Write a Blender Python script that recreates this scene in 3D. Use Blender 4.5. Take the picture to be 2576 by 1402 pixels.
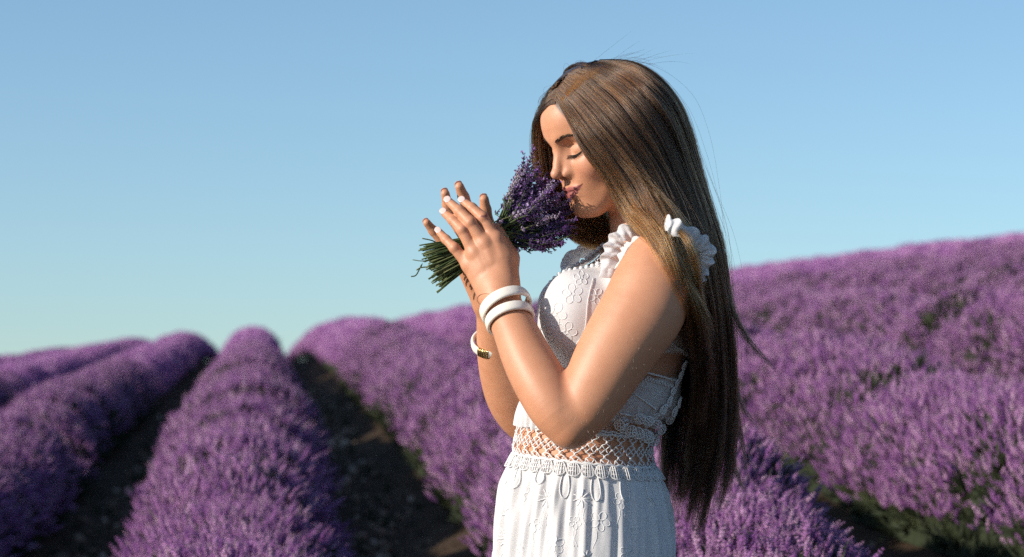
import bpy, math, random, time
import numpy as np
from mathutils import Vector, Matrix
T0 = time.time()
RNG = np.random.default_rng(7)
random.seed(7)
SC = bpy.context.scene
for o in list(bpy.data.objects):
    bpy.data.objects.remove(o)

# ------------------------------------------------------------------ camera
CAM_D, CAM_Z, FPX = 4.11, 1.28, 6083.0          # metres to the woman, lens height, focal length in reading-pixels
cam = bpy.data.cameras.new('camera')
cam_ob = bpy.data.objects.new('camera', cam)
SC.collection.objects.link(cam_ob)
cam_ob.location = (0, -CAM_D, CAM_Z)
cam_ob.rotation_euler = (math.radians(90), 0, 0)
cam.sensor_width = 36.0
cam.lens = 36.0 * FPX / 2576.0
cam.clip_start = 0.1
cam.clip_end = 3000
cam.dof.use_dof = True
cam.dof.focus_distance = 4.02
cam.dof.aperture_fstop = 4.8
cam.dof.aperture_blades = 9
SC.camera = cam_ob

# ------------------------------------------------------------------ light and sky
SUN_EL, SUN_AZ = math.radians(23), math.radians(-113)   # azimuth from +Y towards +X
sun_dir = Vector((math.sin(SUN_AZ) * math.cos(SUN_EL), math.cos(SUN_AZ) * math.cos(SUN_EL), math.sin(SUN_EL)))
sun = bpy.data.lights.new('sun', 'SUN')
sun.energy = 4.8
sun.color = (1.0, 0.905, 0.80)
sun.angle = math.radians(0.55)
sun_ob = bpy.data.objects.new('sun', sun)
SC.collection.objects.link(sun_ob)
sun_ob.location = (-20, -10, 15)
sun_ob.rotation_euler = sun_dir.to_track_quat('Z', 'Y').to_euler()

world = bpy.data.worlds.new('World')
SC.world = world
world.use_nodes = True
nt = world.node_tree
nt.nodes.clear()
w_out = nt.nodes.new('ShaderNodeOutputWorld')
w_bg = nt.nodes.new('ShaderNodeBackground')
w_sky = nt.nodes.new('ShaderNodeTexSky')
w_sky.sky_type = 'NISHITA'
w_sky.sun_disc = False
w_sky.sun_elevation = SUN_EL
w_sky.sun_rotation = SUN_AZ
w_sky.air_density = 1.0
w_sky.dust_density = 0.8
w_sky.ozone_density = 3.0
w_tc = nt.nodes.new('ShaderNodeTexCoord')
w_map = nt.nodes.new('ShaderNodeMapping')            # the hilltop looks out over a hidden valley: the sky goes on a few degrees below level
w_map.inputs['Location'].default_value = (0, 0, 0.09)
w_map.inputs['Scale'].default_value = (1, 1, 1.0)
w_tint = nt.nodes.new('ShaderNodeMix')
w_tint.data_type = 'RGBA'
w_tint.blend_type = 'MULTIPLY'
w_tint.inputs[0].default_value = 1.0
w_tint.inputs[7].default_value = (0.915, 0.995, 0.985, 1)
nt.links.new(w_tc.outputs['Generated'], w_map.inputs['Vector'])
nt.links.new(w_map.outputs['Vector'], w_sky.inputs['Vector'])
nt.links.new(w_sky.outputs['Color'], w_tint.inputs[6])
nt.links.new(w_tint.outputs[2], w_bg.inputs['Color'])
w_bg.inputs['Strength'].default_value = 0.132
nt.links.new(w_bg.outputs['Background'], w_out.inputs['Surface'])
SC.view_settings.view_transform = 'Standard'
SC.view_settings.look = 'None'
SC.view_settings.exposure = 0.32
SC.view_settings.gamma = 1.0
SC.view_settings.use_curve_mapping = False
try:
    SC.cycles.transparent_max_bounces = 16
    SC.cycles.max_bounces = 8
    SC.cycles.use_denoising = False
except Exception:
    pass

# ------------------------------------------------------------------ helpers
def W(px, py, Y):
    """photograph reading (2576 x 1402) and a real depth Y -> a point of the place"""
    d = CAM_D + Y
    return np.array([(px - 1288) / FPX * d, Y, CAM_Z - (py - 701) / FPX * d])

def link(name, me, mat=None, parent=None):
    o = bpy.data.objects.new(name, me)
    SC.collection.objects.link(o)
    if mat is not None and hasattr(me, 'materials') and len(me.materials) == 0:
        me.materials.append(mat)
    if parent is not None:
        o.parent = parent
        o.matrix_parent_inverse = Matrix.Translation(parent.location).inverted() if parent.parent is None else Matrix.Identity(4)
    return o

def empty(name, loc=(0, 0, 0)):
    o = bpy.data.objects.new(name, None)
    SC.collection.objects.link(o)
    o.location = loc
    o.empty_display_size = 0.05
    return o

def tag(o, label=None, cat=None, group=None, kind=None):
    if label: o['label'] = label
    if cat: o['category'] = cat
    if group: o['group'] = group
    if kind: o['kind'] = kind
    return o

def mesh(name, V, F, smooth=True):
    me = bpy.data.meshes.new(name)
    V = np.asarray(V, np.float32)
    if isinstance(F, np.ndarray) and F.ndim == 2:
        n, k = F.shape
        me.vertices.add(len(V)); me.vertices.foreach_set('co', V.ravel())
        me.loops.add(n * k); me.loops.foreach_set('vertex_index', F.astype(np.int32).ravel())
        me.polygons.add(n)
        me.polygons.foreach_set('loop_start', np.arange(0, n * k, k, dtype=np.int32))
        try: me.polygons.foreach_set('loop_total', np.full(n, k, np.int32))
        except Exception: pass
        me.update(calc_edges=True)
        me.validate()
    else:
        me.from_pydata(V.tolist(), [], [list(f) for f in F])
    if smooth:
        me.polygons.foreach_set('use_smooth', np.ones(len(me.polygons), bool))
    me.update()
    return me

class MB:
    """gathers tubes and patches into one mesh"""
    def __init__(s): s.V = []; s.F = []; s.n = 0
    def add(s, V, F):
        V = np.asarray(V, float)
        s.V.append(V); s.F += [tuple(i + s.n for i in f) for f in F]; s.n += len(V)
    def tube(s, pts, r, sides=6, closed=False, cap=True, flat=None):
        pts = np.asarray(pts, float); n = len(pts)
        r = np.broadcast_to(np.asarray(r, float), (n,))
        if closed: tg = np.roll(pts, -1, 0) - np.roll(pts, 1, 0)
        else: tg = np.gradient(pts, axis=0)
        tg /= np.linalg.norm(tg, axis=1)[:, None] + 1e-12
        nrm = np.cross(tg[0], [0.31, 0.83, 0.46]); nrm /= np.linalg.norm(nrm)
        V = []
        for i in range(n):
            nrm = nrm - tg[i] * (nrm @ tg[i]); nrm /= np.linalg.norm(nrm) + 1e-12
            b = np.cross(tg[i], nrm)
            for k in range(sides):
                a = 2 * math.pi * k / sides
                V.append(pts[i] + r[i] * (nrm * math.cos(a) + b * math.sin(a)))
        F = []
        m = n if closed else n - 1
        for i in range(m):
            j = (i + 1) % n
            for k in range(sides):
                k2 = (k + 1) % sides
                F.append((i * sides + k, i * sides + k2, j * sides + k2, j * sides + k))
        if cap and not closed:
            F.append(tuple(range(sides))[::-1]); F.append(tuple((n - 1) * sides + k for k in range(sides)))
        s.add(V, F)
    def build(s, name, mat, parent=None, smooth=True):
        return link(name, mesh(name, np.concatenate(s.V), s.F, smooth), mat, parent)

def crom(P, n):
    """smooth curve through the points, n samples by arc length"""
    P = np.asarray(P, float)
    Q = np.vstack([2 * P[0] - P[1], P, 2 * P[-1] - P[-2]])
    out = []
    for i in range(len(P) - 1):
        p0, p1, p2, p3 = Q[i:i + 4]
        for t in np.linspace(0, 1, 9)[:-1]:
            out.append(0.5 * (2 * p1 + (p2 - p0) * t + (2 * p0 - 5 * p1 + 4 * p2 - p3) * t * t + (3 * p1 - p0 - 3 * p2 + p3) * t ** 3))
    out.append(P[-1]); out = np.array(out)
    s = np.r_[0, np.cumsum(np.linalg.norm(np.diff(out[:, :3], axis=0), axis=1))]
    t = np.linspace(0, s[-1], n)
    return np.stack([np.interp(t, s, out[:, k]) for k in range(out.shape[1])], 1)

def nodes_of(name):
    m = bpy.data.materials.new(name); m.use_nodes = True
    n = m.node_tree
    p = n.nodes['Principled BSDF']
    return m, n, p

def N(n, t, **kw):
    x = n.nodes.new(t)
    for k, v in kw.items():
        if k.startswith('i_'):
            key = k[2:]
            x.inputs[int(key) if key.isdigit() else key].default_value = v
        else: setattr(x, k, v)
    return x

def ramp(n, stops):
    r = n.nodes.new('ShaderNodeValToRGB')
    cr = r.color_ramp
    while len(cr.elements) > 1: cr.elements.remove(cr.elements[-1])
    cr.elements[0].position = stops[0][0]; cr.elements[0].color = (*stops[0][1], 1)
    for p, c in stops[1:]:
        e = cr.elements.new(p); e.color = (*c, 1)
    return r

def mat_simple(name, col, rough=0.6, bump=0.0, bscale=200.0, var=0.0, spec=0.4, metal=0.0, sheen=0.0):
    m, n, p = nodes_of(name)
    p.inputs['Base Color'].default_value = (*col, 1)
    p.inputs['Roughness'].default_value = rough
    p.inputs['Specular IOR Level'].default_value = spec
    p.inputs['Metallic'].default_value = metal
    if sheen: p.inputs['Sheen Weight'].default_value = sheen
    tc = N(n, 'ShaderNodeTexCoord')
    if var:
        no = N(n, 'ShaderNodeTexNoise', i_Scale=bscale * 0.3, i_Detail=4.0)
        n.links.new(tc.outputs['Object'], no.inputs['Vector'])
        r = ramp(n, [(0.25, tuple(c * (1 - var) for c in col)), (0.75, tuple(min(1, c * (1 + var)) for c in col))])
        n.links.new(no.outputs['Fac'], r.inputs['Fac'])
        n.links.new(r.outputs['Color'], p.inputs['Base Color'])
    if bump:
        no = N(n, 'ShaderNodeTexNoise', i_Scale=bscale, i_Detail=3.0)
        n.links.new(tc.outputs['Object'], no.inputs['Vector'])
        b = N(n, 'ShaderNodeBump', i_Strength=bump, i_Distance=0.002)
        n.links.new(no.outputs['Fac'], b.inputs['Height'])
        n.links.new(b.outputs['Normal'], p.inputs['Normal'])
    return m
# ------------------------------------------------------------------ terrain and lavender field
TP = dict(ang=-0.1049, s=1.2164, u0=-0.0839, z0=-1.114, a=0.0831, a2=0.0067, c1=0.0081, c2=-0.0193, c3=0.2802,
          vc=32.70, k=0.0025, vcu=-6.373, U=9.62)
CA, SA = math.cos(TP['ang']), math.sin(TP['ang'])

def terr(u, v):
    us = TP['U'] * np.tanh(u / TP['U'])
    z = TP['z0'] + TP['a'] * us + TP['a2'] * us * us + TP['c1'] * v + TP['c2'] * v * v * .01 + TP['c3'] * us * v * .01
    vc = np.clip(TP['vc'] + TP['vcu'] * us, 10, 60)
    e = np.maximum(0, v - vc)
    z = z - TP['k'] * e * e / (1 + e * .06)
    t = np.clip((6.4 - v) / 1.7, 0, 1)
    z = z - 0.235 * t * t * (3 - 2 * t)          # a shallow hollow where the woman stands
    z = z - 0.14 * np.exp(-((u - 0.4) / 1.9) ** 2) * np.clip((v - 14) / 18, 0, 1)
    return z + CAM_Z

def uv2xy(u, v):
    return u * CA + v * SA, -u * SA + v * CA - CAM_D

def to_px(x, y, z):
    d = y + CAM_D
    return 1288 + FPX * x / d, 701 - FPX * (z - CAM_Z) / d

# ground sheet
gu = np.concatenate([-np.geomspace(260, 8, 26), np.arange(-7.8, 14.2, 0.11), np.geomspace(14.4, 300, 26)])
gv = np.concatenate([np.linspace(-40, 2.5, 12), np.arange(2.7, 12, 0.12), np.arange(12, 70, 0.7), np.geomspace(71, 900, 26)])
GU, GV = np.meshgrid(gu, gv)
GX, GY = uv2xy(GU, GV)
rowph = (GU - TP['u0']) / TP['s']
hump = 0.05 * np.cos(rowph * 2 * math.pi) * (np.abs(GU) < 14) * (GV < 70)
lump = 0.012 * np.sin(GU * 9.1 + np.sin(GV * 7.3) * 2) * np.sin(GV * 8.7 + np.sin(GU * 5.1) * 2) * (np.abs(GU) < 14) * (GV < 30)
GZ = terr(GU, GV) + hump * (GV > 2) + lump - 0.03
GZ = np.maximum(GZ, -60)
nu, nv = len(gu), len(gv)
ii = np.arange(nv - 1)[:, None] * nu + np.arange(nu - 1)[None, :]
GF = np.stack([ii, ii + 1, ii + nu + 1, ii + nu], -1).reshape(-1, 4)
m_soil, n, p = nodes_of('dry_soil')
tc = N(n, 'ShaderNodeTexCoord')
no = N(n, 'ShaderNodeTexNoise', i_Scale=5.0, i_Detail=8.0, i_Roughness=0.65)
n.links.new(tc.outputs['Object'], no.inputs['Vector'])
r = ramp(n, [(0.3, (0.032, 0.022, 0.014)), (0.55, (0.065, 0.044, 0.029)), (0.8, (0.15, 0.105, 0.07))])
n.links.new(no.outputs['Fac'], r.inputs['Fac'])
n.links.new(r.outputs['Color'], p.inputs['Base Color'])
no2 = N(n, 'ShaderNodeTexNoise', i_Scale=40.0, i_Detail=6.0)
n.links.new(tc.outputs['Object'], no2.inputs['Vector'])
bp = N(n, 'ShaderNodeBump', i_Strength=0.8, i_Distance=0.03)
n.links.new(no2.outputs['Fac'], bp.inputs['Height'])
n.links.new(bp.outputs['Normal'], p.inputs['Normal'])
p.inputs['Roughness'].default_value = 0.95
p.inputs['Specular IOR Level'].default_value = 0.1
ground = link('field_ground', mesh('field_ground', np.stack([GX, GY, GZ], -1).reshape(-1, 3), GF), m_soil)
tag(ground, kind='structure')

# materials of the plants: own colour, a little different from plant to plant
def plant_mat(name, stops, trans=0.25, rough=0.6, nscale=0.0):
    m, n, p = nodes_of(name)
    oi = N(n, 'ShaderNodeObjectInfo')
    r = ramp(n, stops)
    n.links.new(oi.outputs['Random'], r.inputs['Fac'])
    n.links.new(r.outputs['Color'], p.inputs['Base Color'])
    p.inputs['Roughness'].default_value = rough
    p.inputs['Specular IOR Level'].default_value = 0.15
    tr = N(n, 'ShaderNodeBsdfTranslucent')
    n.links.new(r.outputs['Color'], tr.inputs['Color'])
    mx = N(n, 'ShaderNodeMixShader', i_0=trans)
    n.links.new(p.outputs['BSDF'], mx.inputs[1]); n.links.new(tr.outputs['BSDF'], mx.inputs[2])
    n.links.new(mx.outputs['Shader'], n.nodes['Material Output'].inputs['Surface'])
    return m
m_fieldflower = plant_mat('field_lavender_flower', [(0, (0.24, 0.082, 0.30)), (0.35, (0.43, 0.175, 0.455)), (0.7, (0.58, 0.295, 0.57)), (1, (0.76, 0.50, 0.68))])
m_fieldstem = plant_mat('field_lavender_stem', [(0, (0.07, 0.09, 0.04)), (1, (0.14, 0.16, 0.075))])
m_foliage = plant_mat('lavender_foliage', [(0, (0.026, 0.034, 0.018)), (0.6, (0.042, 0.055, 0.029)), (1, (0.075, 0.085, 0.045))], trans=0.15)
m_mound = mat_simple('lavender_mound', (0.028, 0.036, 0.02), 0.9, 0.8, 60.0, 0.4, 0.1)

def blob(c, ax, L, w, sides=4):
    """a small bud: a spindle"""
    ax = np.asarray(ax, float); ax /= np.linalg.norm(ax)
    b = np.cross(ax, [0.3, 0.5, 0.81]); b /= np.linalg.norm(b); d = np.cross(ax, b)
    V = [c]
    for k in range(sides):
        a = 2 * math.pi * k / sides
        V.append(c + ax * L * 0.55 + (b * math.cos(a) + d * math.sin(a)) * w)
    V.append(c + ax * L)
    F = []
    for k in range(sides):
        k2 = (k + 1) % sides
        F.append((0, 1 + k2, 1 + k)); F.append((sides + 1, 1 + k, 1 + k2))
    return V, F

def field_spike(seed, whorls, fl, head, stem_l, w):
    rg = np.random.default_rng(seed)
    fb, sb = MB(), MB()
    bend = rg.normal(0, 0.10, 2)
    def ax(t): return np.array([bend[0] * t * t * stem_l, bend[1] * t * t * stem_l, t * stem_l])
    sb.tube([ax(t) for t in np.linspace(0, 1, 4)], 0.0011, 3, cap=False)
    for i in range(whorls):
        t = 1 - head / stem_l + head / stem_l * i / max(1, whorls - 1)
        q = i / max(1, whorls - 1)
        size = w * (0.75 + 0.5 * math.sin(math.pi * min(1, q * 1.1 + 0.12))) * (0.6 if q > 0.9 else 1)
        for k in range(fl):
            a = 2 * math.pi * (k + 0.5 * (i % 2)) / fl + rg.normal(0, .25)
            d = np.array([math.cos(a), math.sin(a), 0.75 + rg.normal(0, .2)])
            V, F = blob(ax(t) + np.array([0, 0, rg.normal(0, .001)]), d, size * rg.uniform(.8, 1.25), size * 0.30)
            fb.add(V, F)
    V = np.concatenate(fb.V + sb.V); F = fb.F + [tuple(i + fb.n for i in f) for f in sb.F]
    me = mesh('spike_shape', V, F, True)
    me.materials.append(m_fieldflower); me.materials.append(m_fieldstem)
    mi = np.zeros(len(me.polygons), np.int32); mi[len(fb.F):] = 1
    me.polygons.foreach_set('material_index', mi)
    return me

def foliage_tuft(seed, nb, h):
    rg = np.random.default_rng(seed)
    V, F = [], []
    for k in range(nb):
        a = rg.uniform(0, 6.283); sp = rg.uniform(.15, .75); L = h * rg.uniform(.6, 1.1); w = 0.0035
        d = np.array([math.cos(a) * sp, math.sin(a) * sp, 1.0]); d /= np.linalg.norm(d)
        s = np.cross(d, [0, 0, 1.0]); s /= np.linalg.norm(s) + 1e-9
        b = np.array([math.cos(a), math.sin(a), 0]) * 0.006
        i = len(V)
        V += [b - s * w, b + s * w, b + d * L * .6 + s * w * 1.2, b + d * L * .6 - s * w * 1.2, b + d * L + np.array([0, 0, -.1 * L])]
        F += [(i, i + 1, i + 2, i + 3), (i + 3, i + 2, i + 4)]
    me = mesh('tuft_shape', V, F, True); me.materials.append(m_foliage)
    return me

def src(me):
    return bpy.data.objects.new(me.name, me)
SPIKES_NEAR = [src(field_spike(s, 7, 5, 0.060, 0.20, 0.0095)) for s in (1, 2, 3)]
SPIKES_MID = [src(field_spike(s, 5, 4, 0.060, 0.15, 0.0120)) for s in (4, 5)]
def far_clump(seed):
    rg = np.random.default_rng(seed); fb = MB()
    for k in range(5):
        o = np.array([rg.normal(0, .035), rg.normal(0, .035), 0.04 + rg.normal(0, .01)])
        for i in range(4):
            V, F = blob(o + np.array([0, 0, .017 * i]), np.array([rg.normal(0, .5), rg.normal(0, .5), 1]), .026, .0085)
            fb.add(V, F)
    me = mesh('clump_shape', np.concatenate(fb.V), fb.F, True); me.materials.append(m_fieldflower)
    return me
CLUMP_FAR = [src(far_clump(s)) for s in (6, 7)]
TUFTS = [src(foliage_tuft(s, 14, 0.11)) for s in (8, 9)]

def gn_scatter(name, sources, P, R, S, parent, kind='stuff'):
    """points with rotation and scale; every point carries one of the source shapes"""
    P = np.asarray(P, np.float32)
    if len(P) == 0: return None
    me = bpy.data.meshes.new(name)
    me.vertices.add(len(P)); me.vertices.foreach_set('co', P.ravel())
    a = me.attributes.new('rot', 'FLOAT_VECTOR', 'POINT'); a.data.foreach_set('vector', np.asarray(R, np.float32).ravel())
    a = me.attributes.new('sc', 'FLOAT', 'POINT'); a.data.foreach_set('value', np.asarray(S, np.float32))
    a = me.attributes.new('pick', 'INT', 'POINT'); a.data.foreach_set('value', RNG.integers(0, len(sources), len(P)).astype(np.int32))
    me.update()
    o = link(name, me, None, parent)
    key = 'scatter_' + '_'.join(s.name for s in sources)
    ng = bpy.data.node_groups.get(key)
    if ng is None:
        ng = bpy.data.node_groups.new(key, 'GeometryNodeTree')
        ng.interface.new_socket('Geometry', in_out='INPUT', socket_type='NodeSocketGeometry')
        ng.interface.new_socket('Geometry', in_out='OUTPUT', socket_type='NodeSocketGeometry')
        gi = ng.nodes.new('NodeGroupInput'); go = ng.nodes.new('NodeGroupOutput')
        jn = ng.nodes.new('GeometryNodeJoinGeometry')
        for si, s in enumerate(sources):
            oi = ng.nodes.new('GeometryNodeObjectInfo'); oi.inputs['Object'].default_value = s
            ip = ng.nodes.new('GeometryNodeInstanceOnPoints')
            ar = ng.nodes.new('GeometryNodeInputNamedAttribute'); ar.data_type = 'FLOAT_VECTOR'; ar.inputs['Name'].default_value = 'rot'
            asc = ng.nodes.new('GeometryNodeInputNamedAttribute'); asc.data_type = 'FLOAT'; asc.inputs['Name'].default_value = 'sc'
            ap = ng.nodes.new('GeometryNodeInputNamedAttribute'); ap.data_type = 'INT'; ap.inputs['Name'].default_value = 'pick'
            cmp_ = ng.nodes.new('FunctionNodeCompare'); cmp_.data_type = 'INT'; cmp_.operation = 'EQUAL'
            ci = [x for x in cmp_.inputs if x.type == 'INT']
            er = ng.nodes.new('FunctionNodeEulerToRotation')
            outv = [x for x in ap.outputs if x.enabled and x.name == 'Attribute'][0]
            ng.links.new(outv, ci[0]); ci[1].default_value = si
            ng.links.new([x for x in ar.outputs if x.enabled and x.name == 'Attribute'][0], er.inputs[0])
            ng.links.new(er.outputs[0], ip.inputs['Rotation'])
            ng.links.new([x for x in asc.outputs if x.enabled and x.name == 'Attribute'][0], ip.inputs['Scale'])
            ng.links.new(cmp_.outputs[0], ip.inputs['Selection'])
            ng.links.new(gi.outputs[0], ip.inputs['Points'])
            ng.links.new(oi.outputs['Geometry'], ip.inputs['Instance'])
            ng.links.new(ip.outputs['Instances'], jn.inputs[0])
        ng.links.new(jn.outputs[0], go.inputs[0])
    md = o.modifiers.new('scatter', 'NODES'); md.node_group = ng
    if kind: o['kind'] = kind
    return o

def vnoise(x, y, seed=0):
    """smooth value noise"""
    xi = np.floor(x).astype(int); yi = np.floor(y).astype(int)
    fx = x - xi; fy = y - yi; fx = fx * fx * (3 - 2 * fx); fy = fy * fy * (3 - 2 * fy)
    def h(a, b):
        k = (a * 374761393 + b * 668265263 + seed * 1442695) & 0x7fffffff
        k = (k ^ (k >> 13)) * 1274126177 & 0x7fffffff
        return (k & 0xffff) / 65535.0
    return (h(xi, yi) * (1 - fx) + h(xi + 1, yi) * fx) * (1 - fy) + (h(xi, yi + 1) * (1 - fx) + h(xi + 1, yi + 1) * fx) * fy

ROW_W, ROW_H = 0.362, 0.42
def row_mod(i, v):
    """every bush along the row is a little wider, narrower, higher or lower"""
    a = vnoise(v * 1.7 + i * 31.7, v * 0 + i * 7.3, 3)
    b = vnoise(v * 2.9 + i * 11.7, v * 0 + i * 3.3, 5)
    c = vnoise(v * 4.3 + i * 5.9, v * 0 + i * 1.3, 8)
    h = 0.78 + 0.34 * b + 0.08 * c
    for (r_, v_, d_) in DIPS:
        if r_ == i: h = h * (1 - d_ * np.exp(-((v - v_) / 0.33) ** 4))
    if i == 1: h = h * (1 + .09 * np.clip((13 - v) / 3, 0, 1))
    return 0.74 + 0.38 * a + 0.14 * c, h
DIPS = [(0, 15.3, .55), (-1, 13.3, .5), (0, 9.0, .35), (0, 26.0, .5), (-1, 20.0, .4)]

ROW_LABELS = {
 -5: 'lowest far-off lavender row, a purple sliver under the sky at the far left',
 -4: 'third-lowest lavender row, dim thin purple band along the left skyline',
 -3: 'thin lavender row on the left skyline, just beyond the two broad left rows',
 -2: 'lavender row behind the broad left row, cut by the left edge below the sky',
 -1: 'broad pinkish lavender row left of the central row, across a dark furrow',
 0: 'central lavender row rising from the bottom edge to a rounded crest against the sky',
 1: 'lavender row just behind the woman, between her and the two dark furrows',
 2: 'lavender row beyond the wide dark furrow at the lower right',
 3: 'second lavender row up the right slope, above the greenish gap',
 4: 'third lavender row up the right slope, counted from the wide dark furrow',
 5: 'fourth lavender row up the right slope, counted from the wide dark furrow',
}
words = ['fifth', 'sixth', 'seventh', 'eighth', 'ninth', 'tenth', 'eleventh', 'twelfth']
for i in range(6, 14):
    ROW_LABELS[i] = words[i - 6] + ' lavender row up the right slope, counted from the wide dark furrow'

def visible(x, y, z, mx=1400, my=450):
    px, py = to_px(x, y, z)
    return (px > -mx) & (px < 2576 + mx) & (py < 1402 + my)

for i in range(-5, 13):
    uc = TP['u0'] + i * TP['s'] + (0.04 if i == 2 else 0.03 if i > 2 else 0)
    # extent along the row that can be seen
    vv = np.arange(4.6, 66, 0.1)
    x, y = uv2xy(uc + 0 * vv, vv); z = terr(uc + 0 * vv, vv) + 0.35
    ok = visible(x, y, z, 1700, 700)
    if not ok.any(): continue
    v0, v1 = vv[ok].min(), vv[ok].max()
    bx, by = uv2xy(uc, (v0 + v1) / 2)
    root = empty('lavender_row', (bx, by, float(terr(np.array(uc), np.array((v0 + v1) / 2)))))
    tag(root, ROW_LABELS[i], 'lavender row', 'lavender rows running over the hill')
    # mound of leaves
    vs = np.concatenate([np.arange(v0, min(v1, 16), 0.08), np.arange(max(v0, 16), v1, 0.35)])
    if len(vs) < 3: vs = np.linspace(v0, v1, 8)
    th = np.linspace(0, math.pi, 15)
    VV, TH = np.meshgrid(vs, th, indexing='ij')
    mw, mh = row_mod(i, VV)
    lumps = 1 + 0.10 * (vnoise(VV * 9 + i * 5, TH * 4, 9) - .5) + 0.06 * (vnoise(VV * 23, TH * 9 + i, 4) - .5)
    U_ = uc - np.cos(TH) * ROW_W * 0.86 * mw * lumps
    Z_ = np.sin(TH) ** 0.8 * ROW_H * 0.84 * mh * lumps
    X_, Y_ = uv2xy(U_, VV)
    Zg = terr(U_, VV)
    ns, nt_ = VV.shape
    q = np.arange(ns - 1)[:, None] * nt_ + np.arange(nt_ - 1)[None, :]
    Fm = np.stack([q, q + 1, q + nt_ + 1, q + nt_], -1).reshape(-1, 4)
    mo = link('foliage', mesh('foliage', np.stack([X_, Y_, Zg + Z_ - 0.02], -1).reshape(-1, 3), Fm), m_mound, root)
    mo['kind'] = 'stuff'
    # flower spikes and leaf tufts scattered over the mound
    def scatter(va, vb, dens, lo=0.06, hi=0.94):
        n = int((vb - va) * 1.15 * dens)
        if n <= 0: return None
        v = RNG.uniform(va, vb, n); t = math.pi * (lo + (hi - lo) * RNG.random(n))
        mw, mh = row_mod(i, v)
        u = uc - np.cos(t) * ROW_W * mw * 0.92; h = np.sin(t) ** 0.8 * ROW_H * mh
        x, y = uv2xy(u, v); z = terr(u, v) + h
        k = visible(x, y, z)
        return v[k], t[k], u[k], x[k], y[k], z[k], h[k]
    def euler_for(t, v, spread=0.22, lean=0.75):
        # tilt outwards across the row
        tilt = -np.cos(t) * lean + RNG.normal(0, spread, len(t))     # about the row axis
        tilt2 = RNG.normal(0, spread, len(t))
        # direction = up, leaned towards +u by tilt
        du, dv = np.sin(tilt), np.sin(tilt2)
        dx = du * CA + dv * SA; dy = -du * SA + dv * CA
        dz = np.sqrt(np.maximum(0.15, 1 - du * du - dv * dv))
        ry = np.arctan2(dx, dz); rx = -np.arctan2(dy, np.hypot(dx, dz))
        return np.stack([rx, ry, RNG.uniform(0, 6.283, len(t))], 1)
    PN, RN, SN = [], [], []; PM, RM, SM = [], [], []; PF, RF, SF = [], [], []; PT, RT, ST = [], [], []
    def patchy(v, u):
        return vnoise(v * 3.1 + 17 * i, u * 5.3, 11) * .6 + vnoise(v * 8.3, u * 11 + i, 12) * .4
    s_ = scatter(v0, min(v1, 12.5), 4800)
    if s_:
        v, t, u, x, y, z, h = s_
        keep = RNG.random(len(v)) < np.clip(-0.45 + 2.9 * patchy(v, u) - 0.35 * (np.abs(t - 1.57) > 1.0), 0.10, 1)
        v, t, u, x, y, z, h = [q_[keep] for q_ in (v, t, u, x, y, z, h)]
        sc = RNG.uniform(.36, .72, len(v)) * np.where(RNG.random(len(v)) < .07, 1.45, 1)
        PN = np.stack([x, y, z - 0.115 * sc], 1); RN = euler_for(t, v); SN = sc
    s_ = scatter(max(v0, 12.5), min(v1, 24), 2100)
    if s_ and v1 > 12.5:
        v, t, u, x, y, z, h = s_
        keep = RNG.random(len(v)) < np.clip(-0.2 + 2.3 * patchy(v, u) - 0.3 * (np.abs(t - 1.57) > 1.1), 0.12, 1)
        v, t, u, x, y, z, h = [q_[keep] for q_ in (v, t, u, x, y, z, h)]
        sc = RNG.uniform(.42, .85, len(v))
        PM = np.stack([x, y, z - 0.07 * sc], 1); RM = euler_for(t, v); SM = sc
    s_ = scatter(max(v0, 24), v1, 300)
    if s_ and v1 > 24:
        v, t, u, x, y, z, h = s_
        sc = RNG.uniform(.6, 1.05, len(v))
        PF = np.stack([x, y, z - 0.05 * sc], 1); RF = euler_for(t, v, .15, .6); SF = sc
    s_ = scatter(v0, min(v1, 22), 330, 0.02, 0.98)
    if s_:
        v, t, u, x, y, z, h = s_
        sc = RNG.uniform(.6, 1.1, len(v))
        PT = np.stack([x, y, z - 0.045], 1); RT = euler_for(t, v, .3, .9); ST = sc
    gn_scatter('flower_spikes', SPIKES_NEAR, PN, RN, SN, root)
    gn_scatter('flower_spikes', SPIKES_MID, PM, RM, SM, root)
    gn_scatter('flower_spikes', CLUMP_FAR, PF, RF, SF, root)
    gn_scatter('leaf_tufts', TUFTS, PT, RT, ST, root)

# stones lying in the furrows
def rock(seed):
    rg = np.random.default_rng(seed); V, F = [], []
    t = (1 + 5 ** .5) / 2
    V = np.array([(-1, t, 0), (1, t, 0), (-1, -t, 0), (1, -t, 0), (0, -1, t), (0, 1, t), (0, -1, -t), (0, 1, -t), (t, 0, -1), (t, 0, 1), (-t, 0, -1), (-t, 0, 1)], float)
    V = V / np.linalg.norm(V[0]) * rg.uniform(.7, 1.2, (12, 1)) * np.array([1, .8, .55])
    F = [(0, 11, 5), (0, 5, 1), (0, 1, 7), (0, 7, 10), (0, 10, 11), (1, 5, 9), (5, 11, 4), (11, 10, 2), (10, 7, 6), (7, 1, 8), (3, 9, 4), (3, 4, 2), (3, 2, 6), (3, 6, 8), (3, 8, 9), (4, 9, 5), (2, 4, 11), (6, 2, 10), (8, 6, 7), (9, 8, 1)]
    me = mesh('stone_shape', V, F, False); me.materials.append(m_stone); return me
m_stone = plant_mat('field_stone', [(0, (0.12, 0.085, 0.06)), (0.6, (0.26, 0.19, 0.14)), (1, (0.48, 0.38, 0.30))], trans=0.0, rough=0.9)
ROCKS = [src(rock(s)) for s in (1, 2, 3)]
n_ = 5200
gi_ = RNG.integers(-2, 4, n_)
v = 4.8 + 20 * RNG.random(n_) ** 1.5
u = TP['u0'] + (gi_ + 0.5) * TP['s'] + RNG.normal(0, 0.10, n_)
x, y = uv2xy(u, v); z = terr(u, v) - 0.075
k = visible(x, y, z)
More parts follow.
